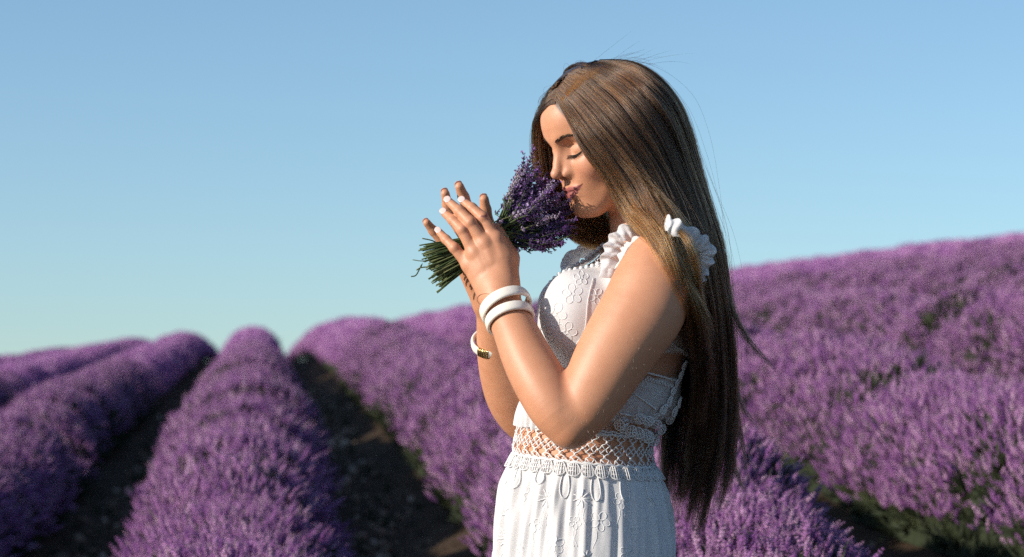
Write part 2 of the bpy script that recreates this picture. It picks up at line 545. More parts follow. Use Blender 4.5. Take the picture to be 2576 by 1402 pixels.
sc = 0.008 + 0.036 * RNG.random(n_) ** 4
tag(gn_scatter('stones', ROCKS, np.stack([x, y, z + sc * .3], 1)[k], RNG.uniform(-.4, 6, (k.sum(), 3)), sc[k], None), 'pale stones lying in the dark furrows between the rows', 'stones', kind='stuff')
n_ = 1500
gi_ = RNG.integers(-2, 4, n_)
v = 4.8 + 16 * RNG.random(n_) ** 1.2
u = TP['u0'] + (gi_ + 0.5) * TP['s'] + RNG.normal(0, 0.16, n_)
x, y = uv2xy(u, v); z = terr(u, v) - 0.08
k = visible(x, y, z)
tag(gn_scatter('weeds', TUFTS, np.stack([x, y, z], 1)[k], np.stack([RNG.normal(0, .2, k.sum()), RNG.normal(0, .2, k.sum()), RNG.uniform(0, 6.28, k.sum())], 1), RNG.uniform(.2, .7, k.sum()), None), 'sparse green weeds growing in the furrows', 'weeds', kind='stuff')
print('field', round(time.time() - T0, 1))
# ------------------------------------------------------------------ the woman: one continuous surface grown from a distance field
f32 = np.float32
def smin(a, b, k):
    h = np.maximum(k - np.abs(a - b), 0) / k
    return np.minimum(a, b) - h * h * k * 0.25
def smax(a, b, k): return -smin(-a, -b, k)
def ell(P, c, r):
    q = (P - np.asarray(c, f32)) / np.asarray(r, f32)
    k0 = np.sqrt((q * q).sum(1)) + 1e-9
    q2 = q / np.asarray(r, f32)
    k1 = np.sqrt((q2 * q2).sum(1)) + 1e-9
    return k0 * (k0 - 1) / k1
def cone(P, a, b, ra, rb, flat=None, fs=1.0):
    a = np.asarray(a, f32); b = np.asarray(b, f32)
    ba = b - a
    t = np.clip(((P - a) @ ba) / max(1e-9, float(ba @ ba)), 0, 1)
    d = P - a - t[:, None] * ba
    l2 = (d * d).sum(1)
    if flat is not None:
        c = d @ np.asarray(flat, f32)
        l2 = l2 + c * c * (1 / fs ** 2 - 1)
        return (np.sqrt(l2) - (ra + (rb - ra) * t)) * (0.5 + 0.5 * fs)
    return np.sqrt(l2) - (ra + (rb - ra) * t)
def chain(P, pts, n=10, flat=None, fs=1.0, k=0.0):
    """pts: rows of x y z r; a smooth tapering limb"""
    Q = crom(pts, n)
    d = None
    for i in range(len(Q) - 1):
        e = cone(P, Q[i, :3], Q[i + 1, :3], Q[i, 3], Q[i + 1, 3], flat, fs)
        d = e if d is None else (smin(d, e, k) if k else np.minimum(d, e))
    return d + k * .3

# --- frames
def rotm(y, p, r):
    c, s = math.cos, math.sin
    f = np.array([-c(y) * c(p), -s(y) * c(p), -s(p)]); l = np.array([s(y), -c(y), 0.]); u = np.cross(f, l)
    l2 = l * c(r) + u * s(r)
    return f, l2, np.cross(f, l2)
HF, HL, HU = rotm(math.radians(32), math.radians(18.0), math.radians(2.0))
HY = 0.02
HO = W(1512, 347, HY)
HM = np.stack([HF, HL, HU]).astype(f32)               # rows: forward, left, up
def to_head(P): return (P - HO.astype(f32)) @ HM.T
def from_head(q): return HO + np.asarray(q, float) @ np.stack([HF, HL, HU])
TY = math.radians(15)
TF = np.array([-math.cos(TY), -math.sin(TY), 0.]); TL = np.array([math.sin(TY), -math.cos(TY), 0.])
T_Y = 0.03

# --- torso: reading y, centre x, half depth (px), half width (m)
TS = np.array([
 (575, 1640, 58, .055), (605, 1640, 78, .088), (640, 1630, 104, .128), (700, 1612, 133, .150), (780, 1596, 146, .152), (870, 1570, 158, .146),
 (950, 1534, 168, .136), (1050, 1488, 170, .126), (1130, 1465, 168, .124), (1200, 1468, 178, .136), (1300, 1471, 186, .146), (1400, 1472, 190, .150), (1500, 1474, 188, .150), (1620, 1476, 176, .148)], float)
_d0 = CAM_D + T_Y
TZ = CAM_Z - (TS[:, 0] - 701) / FPX * _d0
TX = (TS[:, 1] - 1288) / FPX * _d0
TA = TS[:, 2] / FPX * _d0
TB = TS[:, 3]
_zz = np.linspace(TZ[-1], TZ[0], 200)
def _spl(v):
    C = crom(np.stack([TZ, v, TZ * 0], 1), 400)
    o = np.argsort(C[:, 0]); return np.interp(_zz, C[o, 0], C[o, 1])
_tx, _ta, _tb = _spl(TX), _spl(TA), _spl(TB)
def torso_sec(z):
    return np.interp(z, _zz, _tx), np.interp(z, _zz, _ta), np.interp(z, _zz, _tb)
def torso_loc(P):
    cx, a, b = torso_sec(P[:, 2])
    dx = P[:, 0] - cx; dy = P[:, 1] - T_Y
    return dx * TF[0] + dy * TF[1], dx * TL[0] + dy * TL[1], a, b
def torso_pt(th, z, off=0.0):
    """surface point of the trunk at angle th (0 = front, 90 deg = her left) and height z"""
    cx, a, b = torso_sec(z)
    f = (a + off) * np.cos(th); l = (b + off) * np.sin(th)
    return np.stack([cx + f * TF[0] + l * TL[0], T_Y + f * TF[1] + l * TL[1], z + 0 * f], -1)
_cb, = [W(1420, 792, 0)]
BZ = CAM_Z - (792 - 701) / FPX * (CAM_D)
_bx = np.interp(BZ, _zz, _tx)
BR_L = np.array([_bx, T_Y, BZ]) + TF * 0.118 + TL * 0.060
BR_R = np.array([_bx, T_Y, BZ]) + TF * 0.084 - TL * 0.066
def d_torso(P):
    f, l, a, b = torso_loc(P)
    q = np.sqrt((f / a) ** 2 + (l / b) ** 2) + 1e-6
    g = np.sqrt((f / (a * a)) ** 2 + (l / (b * b)) ** 2) + 1e-6
    d = q * (q - 1) / g
    d = smax(d, P[:, 2] - (TZ[0] - .004), .04)
    d = np.maximum(d, TZ[-1] - P[:, 2])
    for c in (BR_L, BR_R):
        m = np.stack([TF, TL, [0, 0, 1]]).astype(f32)
        d = smin(d, ell((P - c.astype(f32)) @ m.T, (0, 0, 0), (.057, .066, .068)), .06)
    return d

NECK = [(*from_head((-.030, 0, -.035)), .050), (*from_head((-.034, 0, -.075)), .049), (*W(1618, 590, .03), .052), (*W(1640, 640, .03), .070)]
def d_neck(P): return chain(P, NECK, 14)

def d_head(P):
    q = to_head(P); s = q.copy(); s[:, 1] = np.abs(s[:, 1])
    d = ell(q, (-.010, 0, .034), (.098, .073, .086))
    d = smin(d, ell(q, (.037, 0, .042), (.058, .057, .058)), .03)                  # forehead
    d = smin(d, ell(q, (.030, 0, -.042), (.056, .055, .074)), .035)                # face
    d = smin(d, cone(s, (-.002, .050, -.052), (.060, .019, -.102), .017, .016), .03)   # jaw
    d = smin(d, ell(q, (.068, 0, -.100), (.0235, .021, .018)), .022)              # chin
    d = smin(d, ell(s, (.052, .037, -.032), (.029, .026, .024)), .022)            # cheek
    d = smin(d, cone(s, (.082, .008, .021), (.061, .047, .024), .0125, .0105), .014)     # brow
    d = smax(d, -ell(s, (.0905, .030, .002), (.0150, .019, .0130)), .018)          # eye socket
    d = smin(d, ell(s, (.0640, .031, -.001), (.0150, .0168, .0145)), .004)        # closed lid over the eye
    d = smax(d, -cone(s, (.0775, .020, .0072), (.0720, .041, .0084), .0007, .0007), .0025)   # fold of the lid
    d = smin(d, ell(q, (.0668, 0, -.066), (.0255, .030, .027)), .02)               # muzzle
    n = cone(q, (.0855, 0, .009), (.1050, 0, -.031), .0085, .0085)                # nose
    n = smin(n, ell(q, (.1080, 0, -.0330), (.0092, .0084, .0080)), .006)
    n = smin(n, cone(s, (.078, .007, .000), (.089, .0105, -.033), .007, .0085), .01)
    n = smin(n, ell(s, (.0910, .0118, -.0375), (.0105, .0056, .0064)), .005)
    d = smin(d, n, .010)
    d = smax(d, -ell(s, (.1000, .0066, -.0452), (.0060, .0028, .0040)), .003)
    d = smin(d, ell(s, (.0866, .0045, -.0632), (.0062, .0190, .0042)), .006)      # lips
    d = smin(d, ell(q, (.0858, 0, -.0750), (.0070, .0190, .0050)), .007)
    d = smax(d, -cone(s, (.0972, 0, -.0690), (.0886, .015, -.0675), .0010, .0010), .0028)
    d = smax(d, -cone(s, (.0890, .015, -.0675), (.0740, .0310, -.0598), .0008, .0018), .003)
    d = smax(d, -ell(q, (.104, 0, -.0875), (.012, .02, .004)), .008)
    d = smax(d, -ell(q, (.1015, 0, -.0535), (.0033, .0028, .0065)), .005)         # philtrum
    d = smin(d, ell(s, (-.012, .073, -.008), (.018, .008, .028)), .006)           # ear
    return d

# --- arms: near (her left) and far (her right)
def jp(rows): return np.array([(*W(x, y, Y), r) for x, y, Y, r in rows])
UARM_L = jp([(1652, 655, -.135, .050), (1640, 720, -.150, .066), (1618, 780, -.160, .069), (1585, 830, -.170, .066), (1540, 900, -.180, .061), (1500, 972, -.188, .0545), (1466, 1030, -.195, .047), (1434, 1078, -.200, .0335)])
FARM_L = jp([(1434, 1078, -.200, .0330), (1402, 1035, -.192, .0420), (1368, 978, -.176, .0440), (1328, 905, -.150, .0415), (1297, 835, -.124, .0365), (1268, 775, -.098, .0320), (1252, 728, -.080, .0300)])
UARM_R = jp([(1590, 680, .165, .048), (1500, 830, .180, .050), (1400, 980, .190, .046), (1338, 1072, .195, .036)])
FARM_R = jp([(1338, 1078, .195, .035), (1306, 1040, .185, .041), (1280, 985, .165, .0435), (1258, 900, .130, .0395), (1246, 810, .092, .0325), (1240, 750, .070, .0290)])
FLAT_F = np.array([0.25, 0.95, 0.0]); FLAT_F /= np.linalg.norm(FLAT_F)

FING_L = {   # knuckle, middle joint, end joint, tip : x, y, Y, r
 'index': [(1247, 600, -.066, .0112), (1214, 548, -.062, .0099), (1187, 524, -.048, .0088), (1166, 508, -.036, .0070)],
 'middle': [(1219, 613, -.070, .0116), (1183, 560, -.067, .0101), (1155, 531, -.052, .0088), (1130, 508, -.037, .0070)],
 'ring': [(1193, 637, -.067, .0112), (1163, 578, -.064, .0098), (1139, 554, -.050, .0085), (1119, 537, -.036, .0067)],
 'little': [(1179, 668, -.059, .0104), (1143, 624, -.056, .0088), (1122, 603, -.044, .0076), (1105, 584, -.033, .0061)]}
WRIST_L = (1252, 728, -.080)
THUMB_L = [(1275, 700, -.062, .0150), (1282, 650, -.046, .0125), (1266, 604, -.036, .0100), (1250, 572, -.033, .0080)]
RIDGE_L = [((1272, 728, -.080), (1270, 650, -.066), .022, .0165), ((1270, 650, -.066), (1258, 612, -.062), .0165, .0115)]
FING_R = {
 'index': [(1238, 600, .055, .0110), (1228, 562, .052, .0102), (1221, 528, .046, .0099), (1218, 502, .038, .0080)],
 'middle': [(1206, 592, .058, .0110), (1180, 532, .056, .0102), (1166, 496, .048, .0096), (1156, 470, .038, .0078)],
 'ring': [(1178, 610, .056, .0106), (1140, 552, .055, .0098), (1126, 516, .047, .0091), (1120, 487, .036, .0074)],
 'little': [(1154, 648, .050, .0100), (1114, 610, .048, .0088), (1090, 581, .042, .0081), (1074, 561, .034, .0066)]}
WRIST_R = (1240, 750, .070)
THUMB_R = [(1262, 715, .052, .0150), (1280, 660, .040, .0125), (1272, 620, .032, .0100), (1262, 590, .030, .0082)]

def d_hand(P, fing, wrist, thumb, nrm, ridge=()):
    wr = W(*wrist)
    d = None
    palm = None
    ks = [fing[k] for k in ('index', 'middle', 'ring', 'little')]
    for j, fj in enumerate(ks):
        a = wr + (W(*ks[0][0][:3]) - W(*ks[3][0][:3])) * (0.30 - 0.20 * j)
        e = cone(P, a, W(*fj[0][:3]) , .0175, .0115)
        palm = e if palm is None else smin(palm, e, .016)
    for j, fj in enumerate(ks):      # tendons
        kn = W(*fj[0][:3]); a = wr + (W(*ks[0][0][:3]) - W(*ks[3][0][:3])) * (0.30 - 0.20 * j)
        palm = smin(palm, cone(P, a * .45 + kn * .55 + nrm * .0120, kn + nrm * .0088, .0028, .0036), .0055)
    # tendon ridges / knuckles are the cones themselves; a web closes the gaps towards the fingers
    for j in range(3):
        a, b = W(*ks[j][0][:3]), W(*ks[j + 1][0][:3])
        m = (a + b) / 2 + ((W(*ks[j][1][:3]) + W(*ks[j + 1][1][:3])) / 2 - (a + b) / 2) * 0.16 + nrm * -0.002
        palm = smin(palm, cone(P, (a + b) / 2 * .6 + wr * .4, m, .012, .0075), .012)
    th = chain(P, jp(thumb), 9)
    palm = smin(palm, th, .016)
    palm = smin(palm, cone(P, wr + (W(*thumb[0][:3]) - wr) * .4, W(*thumb[1][:3]), .016, .0135), .018)
    for a_, b_, ra, rb in ridge: palm = smin(palm, cone(P, W(*a_), W(*b_), ra, rb), .014)
    out = palm
    for fj in ks:
        J = np.array([(*W(*q[:3]), q[3]) for q in fj])
        fd = None
        for a, b in zip(J[:-1], J[1:]):
            e = cone(P, a[:3], b[:3], a[3], b[3])
            mid = a[:3] + (b[:3] - a[:3]) * .5
            fd = e if fd is None else smin(fd, e, .004)
        for q, sc_ in ((J[1], .5),):
            fd = smin(fd, ell(P, q[:3] + nrm * q[3] * .62, (.0050, .0042, .0050)), .005)
        fd = smin(fd, ell(P, J[0, :3] + nrm * .0035, (.0100, .0090, .0100)), .006)
        out = np.minimum(out, smin(palm, fd, .007))
    return out

LEGS = [[(*(np.array([1478 - 0, 0, 0])[:0]),)]]
def d_legs(P):
    d = None
    for sgn in (1, -1):
        c = np.array([np.interp(TZ[-1], _zz, _tx), T_Y, 0.])
        o = TL * .085 * sgn
        rows = [(*(c + o + np.array([0, 0, TZ[-1] + .02])), .080), (*(c + o * .9 + np.array([-.005, 0, .48])), .055), (*(c + o * .8 + np.array([.02, 0, .30])), .052), (*(c + o * .75 + np.array([.03, 0, .08])), .034)]
        e = chain(P, rows, 10)
        foot = cone(P, c + o * .75 + np.array([.045, 0, .04]), c + o * .8 + TF * .14 + np.array([0, 0, .022]), .034, .022, np.array([0, 0, 1.]), .8)
        e = smin(e, foot, .03)
        d = e if d is None else np.minimum(d, e)
    return d

NRM_L = np.array([0.10, -0.98, 0.05]); NRM_R = np.array([0.0, 1.0, 0.0])
def boxed(fn, lo, hi):
    lo = np.asarray(lo) - .035; hi = np.asarray(hi) + .035
    def g(P):
        m = ((P > lo) & (P < hi)).all(1)
        d = np.full(len(P), 1.0, f32)
        if m.any(): d[m] = fn(P[m])
        return d
    return g
def bb(*arrs, pad=0.0):
    A = np.vstack([np.atleast_2d(a)[:, :3] for a in arrs]); return A.min(0) - pad, A.max(0) + pad
_hb = bb(*[from_head((a, b, c)) for a in (-.12, .125) for b in (-.09, .09) for c in (-.125, .13)])
g_head = boxed(d_head, *_hb)
g_neck = boxed(d_neck, *bb(np.array(NECK), pad=.075))
g_torso = boxed(d_torso, (TX.min() - .26, T_Y - .19, TZ[-1]), (TX.max() + .22, T_Y + .19, TZ[0]))
def arm(up, fo):
    def fn(P):
        u = chain(P, up, 20, FLAT_F, .86, k=.007); w = chain(P, fo, 20, k=.007)
        # soft at the elbow point, a tight crease on the inside
        return smin(u, w, .012)
    return fn
g_armL = boxed(arm(UARM_L, FARM_L), *bb(UARM_L, FARM_L, pad=.075))
g_armR = boxed(arm(UARM_R, FARM_R), *bb(UARM_R, FARM_R, pad=.06))
def hand_box(fing, wrist, thumb): return bb(*[W(*q[:3]) for k in fing for q in fing[k]], W(*wrist), *[W(*q[:3]) for q in thumb], pad=.022)
g_handL = boxed(lambda P: d_hand(P, FING_L, WRIST_L, THUMB_L, NRM_L, RIDGE_L), *hand_box(FING_L, WRIST_L, THUMB_L))
g_handR = boxed(lambda P: d_hand(P, FING_R, WRIST_R, THUMB_R, NRM_R), *hand_box(FING_R, WRIST_R, THUMB_R))
SH_L, SH_R = UARM_L[0, :3], UARM_R[0, :3]
def d_core(P):
    d = smin(g_torso(P), g_neck(P), .05)
    return smin(d, g_head(P), .018)
def d_body(P):
    P = P.astype(f32)
    d = d_core(P)
    for ga, gh, sh in ((g_armL, g_handL, SH_L), (g_armR, g_handR, SH_R)):
        a = smin(ga(P), gh(P), .016)
        ds = np.sqrt(((P - sh.astype(f32)) ** 2).sum(1))
        k = np.clip(.062 - (ds - .05) * .55, .004, .062)
        d = smin(d, a, k)
    return d

def grad(fn, P, e=6e-4):
    k = np.array([(1, -1, -1), (-1, -1, 1), (-1, 1, -1), (1, 1, 1)], f32)
    g = sum(kk * fn(P + kk * f32(e))[:, None] for kk in k)
    return g / (np.linalg.norm(g, axis=1)[:, None] + 1e-12)

def extract(fn, lo, hi, vox, B=8, newton=2):
    """sparse sampling of the field in small blocks, then a quad surface"""
    import openvdb
    lo = np.asarray(lo, float); hi = np.asarray(hi, float)
    nb = np.ceil((hi - lo) / (vox * B)).astype(int)
    dims = nb * B
    A = np.full(tuple(dims), 0.05, f32)
    bi = np.stack(np.meshgrid(*[np.arange(k) for k in nb], indexing='ij'), -1).reshape(-1, 3)
    C = (lo + (bi + 0.5) * B * vox).astype(f32)
    dc = np.concatenate([fn(c) for c in np.array_split(C, max(1, len(C) // 400000))])
    R = B * vox * 0.866 * 1.5 + vox * 2
    inside = dc < -R
    act = np.abs(dc) <= R
    A6 = A.reshape(nb[0], B, nb[1], B, nb[2], B)
    ib = bi[inside]; A6[ib[:, 0], :, ib[:, 1], :, ib[:, 2], :] = -0.05
    ab = bi[act]
    loc = np.stack(np.meshgrid(*[np.arange(B)] * 3, indexing='ij'), -1).reshape(-1, 3)
    step = 4000
    for s in range(0, len(ab), step):
        b = ab[s:s + step]
        G = (lo + ((b[:, None, :] * B + loc[None]) * vox)).astype(f32).reshape(-1, 3)
        A6[b[:, 0], :, b[:, 1], :, b[:, 2], :] = fn(G).reshape(len(b), B, B, B)
    g = openvdb.FloatGrid(0.05)
    g.copyFromArray(A, tolerance=0.0)
    pts, quads = g.convertToQuads(isovalue=0.0)
    V = pts.astype(float) * vox + lo
    for _ in range(newton):
        for s in range(0, len(V), 300000):
            Q = V[s:s + 300000].astype(f32)
            d = fn(Q); n = grad(fn, Q)
            V[s:s + 300000] = Q - n * np.clip(d, -vox, vox)[:, None]
    return V, quads[:, ::-1].astype(np.int64)

FEET = np.array([np.interp(TZ[-1], _zz, _tx), T_Y, 0.0])
person = empty('person', tuple(FEET))
tag(person, 'woman in white lace dress, eyes closed, smelling the lavender bunch between her hands', 'woman')

bodyV, bodyQ = extract(d_body, (-.19, -.30, .80), (.38, .27, 1.70), 0.0017)
legV, legQ = extract(d_legs, (-.16, -.20, -.02), (.36, .26, .84), 0.008, newton=1)
print('body verts', len(bodyV), len(legV), round(time.time() - T0, 1))
V = np.vstack([bodyV, legV]); Q = np.vstack([bodyQ, legQ + len(bodyV)])
me_body = mesh('body', V, Q)

# skin colours: lips, lids, cheeks, knuckles carry their own tint
def g3(q, c, s): return np.exp(-(((q - np.asarray(c)) / np.asarray(s)) ** 2).sum(1))
q = to_head(V.astype(f32)).astype(float); s = q.copy(); s[:, 1] = np.abs(s[:, 1])
base = np.array([.545, .255, .140]); col = np.tile(base, (len(V), 1))
def blend(mask, c):
    global col
    col = col * (1 - mask[:, None]) + np.asarray(c) * mask[:, None]
blend(np.clip(.45 * g3(s, (.066, .042, -.034), (.03, .022, .02)), 0, 1), (.60, .25, .175))
blend(.4 * g3(q, (.108, 0, -.035), (.018, .012, .012)), (.58, .26, .19))
# lips: the band between the cupid's bow and the lower rim, tapering to the corners
t = np.clip(s[:, 1] / .0310, 0, 1.0)
mid = -.0690 + t ** 2 * .0092
up = mid + (.0098 - .0025 * np.exp(-(s[:, 1] / .004) ** 2)) * (1 - t ** 1.6)
lo_ = mid - .0120 * (1 - t ** 2.2)
inl = np.clip((up - q[:, 2]) / .0012 + .5, 0, 1) * np.clip((q[:, 2] - lo_) / .0012 + .5, 0, 1) * (q[:, 0] > .07) * (s[:, 1] < .0300)
blend(inl * .9, (.33, .095, .095))
seam = np.exp(-((q[:, 2] - mid) / .0011) ** 2) * (q[:, 0] > .07) * (s[:, 1] < .0315)
blend(np.clip(seam, 0, 1) * .85, (.09, .02, .02))
# lids a shade paler with a darker lash rim
blend(.5 * g3(s, (.075, .031, .003), (.012, .015, .007)), (.64, .38, .27))
# scalp under the hair
hl = np.clip((q[:, 2] - (.080 - np.maximum(0, s[:, 1] - .016) * 1.1)) / .006, 0, 1) * (q[:, 2] > -.1)
hb = np.clip((.030 - q[:, 0]) / .006, 0, 1) * (q[:, 2] > -.06)
dh = d_head(V.astype(f32))
blend(np.clip(np.maximum(hl * (q[:, 2] > -.03), hb), 0, 1) * (dh < .004) * (np.abs(q[:, 0]) < .14), (.075, .042, .025))
for fing in (FING_L, FING_R):
    for k in fing:
        for j in (0, 1):
            c = W(*fing[k][j][:3]); blend(.35 * g3(V, c, (.010, .012, .010)), (.57, .24, .16))
blend(.30 * g3(V, W(1412, 968, -.215), (.020, .05, .022)), (.50, .17, .09))
blend(.22 * g3(V, W(1425, 1105, -.22), (.03, .04, .025)), (.52, .20, .11))
ca = me_body.color_attributes.new('tint', 'FLOAT_COLOR', 'POINT')
ca.data.foreach_set('color', np.concatenate([col, np.ones((len(V), 1))], 1).astype(f32).ravel())

m_skin, n, p = nodes_of('skin')
at = N(n, 'ShaderNodeVertexColor', layer_name='tint')
tc = N(n, 'ShaderNodeTexCoord')
no = N(n, 'ShaderNodeTexNoise', i_Scale=38.0, i_Detail=5.0, i_Roughness=0.6)
n.links.new(tc.outputs['Object'], no.inputs['Vector'])
hs = N(n, 'ShaderNodeMix', data_type='RGBA', blend_type='MULTIPLY')
rm = ramp(n, [(0.25, (.93, .88, .85)), (0.55, (1.0, 1.0, 1.0)), (0.8, (1.03, 1.01, 1.0))])
n.links.new(no.outputs['Fac'], rm.inputs['Fac'])
hs.inputs[0].default_value = 1.0
n.links.new(at.outputs['Color'], hs.inputs[6]); n.links.new(rm.outputs['Color'], hs.inputs[7])
n.links.new(hs.outputs[2], p.inputs['Base Color'])
p.inputs['Subsurface Weight'].default_value = 0.11
p.inputs['Subsurface Radius'].default_value = (1.0, 0.35, 0.2)
p.inputs['Subsurface Scale'].default_value = 0.006
p.inputs['Roughness'].default_value = 0.50
p.inputs['Specular IOR Level'].default_value = 0.42
vo = N(n, 'ShaderNodeTexVoronoi', i_Scale=620.0)
n.links.new(tc.outputs['Object'], vo.inputs['Vector'])
bp = N(n, 'ShaderNodeBump', i_Strength=0.08, i_Distance=0.0009)
n.links.new(vo.outputs['Distance'], bp.inputs['Height'])
n.links.new(bp.outputs['Normal'], p.inputs['Normal'])
body = link('body', me_body, m_skin, person)
print('body', round(time.time() - T0, 1))
# ------------------------------------------------------------------ the dress
def cloth_mat(name, col, trans=0.25, bump=0.2, scale=2600.0, attr=False, alpha=0.0):
    m, n, p = nodes_of(name)
    p.inputs['Base Color'].default_value = (*col, 1)
    p.inputs['Roughness'].default_value = 0.85
    p.inputs['Specular IOR Level'].default_value = 0.2
    p.inputs['Sheen Weight'].default_value = 0.15
    tc = N(n, 'ShaderNodeTexCoord')
    w1 = N(n, 'ShaderNodeTexWave', i_Scale=scale / 6.28); w2 = N(n, 'ShaderNodeTexWave', i_Scale=scale / 6.28, bands_direction='Z')
    n.links.new(tc.outputs['Object'], w1.inputs['Vector']); n.links.new(tc.outputs['Object'], w2.inputs['Vector'])
    ad = N(n, 'ShaderNodeMath', operation='ADD')
    n.links.new(w1.outputs['Fac'], ad.inputs[0]); n.links.new(w2.outputs['Fac'], ad.inputs[1])
    no = N(n, 'ShaderNodeTexNoise', i_Scale=70.0, i_Detail=5.0)
    n.links.new(tc.outputs['Object'], no.inputs['Vector'])
    ad2 = N(n, 'ShaderNodeMath', operation='MULTIPLY_ADD'); ad2.inputs[1].default_value = 2.2
    n.links.new(no.outputs['Fac'], ad2.inputs[0]); n.links.new(ad.outputs[0], ad2.inputs[2])
    bp = N(n, 'ShaderNodeBump', i_Strength=bump, i_Distance=0.002)
    n.links.new(ad2.outputs[0], bp.inputs['Height']); n.links.new(bp.outputs['Normal'], p.inputs['Normal'])
    tr = N(n, 'ShaderNodeBsdfTranslucent', i_Color=(*col, 1))
    mx = N(n, 'ShaderNodeMixShader', i_0=trans)
    n.links.new(p.outputs['BSDF'], mx.inputs[1]); n.links.new(tr.outputs['BSDF'], mx.inputs[2])
    last = mx
    if attr or alpha:
        tp = N(n, 'ShaderNodeBsdfTransparent'); mx2 = N(n, 'ShaderNodeMixShader', i_0=alpha)
        if attr:
            at = N(n, 'ShaderNodeAttribute', attribute_name='sheer'); n.links.new(at.outputs['Fac'], mx2.inputs[0])
        n.links.new(mx.outputs['Shader'], mx2.inputs[1]); n.links.new(tp.outputs['BSDF'], mx2.inputs[2]); last = mx2
    n.links.new(last.outputs['Shader'], n.nodes['Material Output'].inputs['Surface'])
    return m
WHITE = (0.80, 0.79, 0.78)
m_cloth = cloth_mat('white_embroidered_net', WHITE, attr=True)
m_skirt = cloth_mat('white_gathered_net', WHITE, trans=0.22, bump=0.25)
m_lace = cloth_mat('white_lace_thread', (0.80, 0.79, 0.78), trans=0.1, bump=0.15)
m_ruffle = cloth_mat('white_ruffle_net', (0.80, 0.79, 0.79), trans=0.4, bump=0.2, alpha=0.05)

def march(fn, px, py, Y0=-.36, steps=110):
    """where the line of sight of a reading first meets a surface (nan if never)"""
    px = np.atleast_1d(np.asarray(px, float)); py = np.atleast_1d(np.asarray(py, float))
    d = np.stack([(px - 1288) / FPX, np.ones_like(px), -(py - 701) / FPX], 1)
    o = np.array([0, -CAM_D, CAM_Z])
    t = np.full(len(px), CAM_D + Y0); hit = np.zeros(len(px), bool)
    for _ in range(steps):
        v = fn((o + d * t[:, None]).astype(f32))
        hit |= v < 4e-4
        t = np.where(hit, t, t + np.clip(v * .8, 0, .012))
    P = o + d * t[:, None]
    P[~hit] = np.nan
    return P

def zpx(py, Y=T_Y): return CAM_Z - (py - 701) / FPX * (CAM_D + Y)
def ball(c, r): return lambda P: np.sqrt(((P - np.asarray(c, f32)) ** 2).sum(1)) - r
_bl, _brr = ball(SH_L, .050), ball(SH_R, .048)
def d_upper(P): return smin(smin(d_core(P), _bl(P), .06), _brr(P), .06)
def wrinkle(P):
    x, y, z = P[:, 0], P[:, 1], P[:, 2]
    a = vn3(x * 26, y * 26, z * 15) - .5
    b = vn3(x * 60 + 9, y * 60, z * 34) - .5
    return .0075 * a + .0024 * b
def vn3(x, y, z):
    """smooth solid noise from a few turned waves"""
    return .5 + .5 * (np.sin(x * 1.0 + 1.3 * np.sin(y * .9 + z * .7)) * np.sin(y * 1.1 + 1.7 * np.sin(z * .8 + x * .6)) * .6 + np.sin(z * 1.7 + x * .9 + 2 * np.sin(y * 1.3)) * .4)
def d_bodice(P):
    P = P.astype(f32)
    f, l, a, b = torso_loc(P)
    z = P[:, 2]
    blouse = .013 * np.exp(-((z - zpx(1015)) / .030) ** 2)
    tuck = .0045 * np.cos(np.arctan2(l, f) * 46 + 2 * np.sin(z * 30)) * np.exp(-((z - zpx(1070)) / .030) ** 2)
    return d_upper(P) - (.0065 + blouse + tuck + wrinkle(P) * np.clip((z - zpx(1100)) / .05, 0, 1))

Z_S, Z_V = zpx(600), zpx(806)
SKZ = zpx(1158)
def waist_tilt(th): return .012 * np.cos(th)
def keep_bodice(P):
    f, l, a, b = torso_loc(P)
    z = P[:, 2]; th = np.arctan2(l, f)
    k = z > SKZ + .048 + waist_tilt(th)
    lim = .060 * np.clip((z - Z_V) / (Z_S - Z_V), 0, 2) ** .9
    k &= ~((f > -.01) & (np.abs(l) < lim) & (z > Z_V))
    k &= ~((f <= -.01) & (np.abs(l) < .072 + 0 * z) & (z > zpx(690)))
    k &= ~((f <= -.02) & (np.abs(l) < .075 * np.clip((z - zpx(1075)) / (zpx(690) - zpx(1075)), 0, 1)) & (z > zpx(1075)))
    k &= z < zpx(588)
    yr = 701 - (z - CAM_Z) * FPX / (CAM_D + T_Y)
    lf = np.interp(yr, [590, 640, 690, 740, 790, 800], [.104, .108, .118, .136, .175, 9])
    lb = np.interp(yr, [590, 640, 700, 800, 840, 846], [.104, .106, .106, .112, .125, 9])
    k &= ~(np.abs(l) > np.where(f > 0, lf, lb))
    return k
bV, bQ = extract(d_bodice, (-.04, -.26, SKZ + .02), (.36, .27, zpx(560)), 0.003, newton=1)
fc = bV[bQ].mean(1)
bQ = bQ[keep_bodice(fc)]
used = np.unique(bQ); remap = np.full(len(bV), -1); remap[used] = np.arange(len(used))
bV = bV[used]; bQ = remap[bQ]
me = mesh('dress', bV, bQ)
f_, l_, a_, b_ = torso_loc(bV)
yy = 701 - (bV[:, 2] - CAM_Z) * FPX / (CAM_D + T_Y)
thb = np.degrees(np.arctan2(l_, f_))
side = np.clip((np.abs(thb) - 78) / 10, 0, 1)
def band(y, a, b, s=5): return np.clip((y - a) / s, 0, 1) * np.clip((b - y) / s, 0, 1)
sh = side * (.68 * band(yy, 880, 948) + .68 * band(yy, 1046, 1090) + .25) + .03 * (1 - side)
ca = me.attributes.new('sheer', 'FLOAT', 'POINT'); ca.data.foreach_set('value', sh.astype(f32))
dress = link('dress', me, m_cloth, person)
dress['label'] = 'white sleeveless lace dress with crochet waistband'
print('bodice', len(bV), round(time.time() - T0, 1))

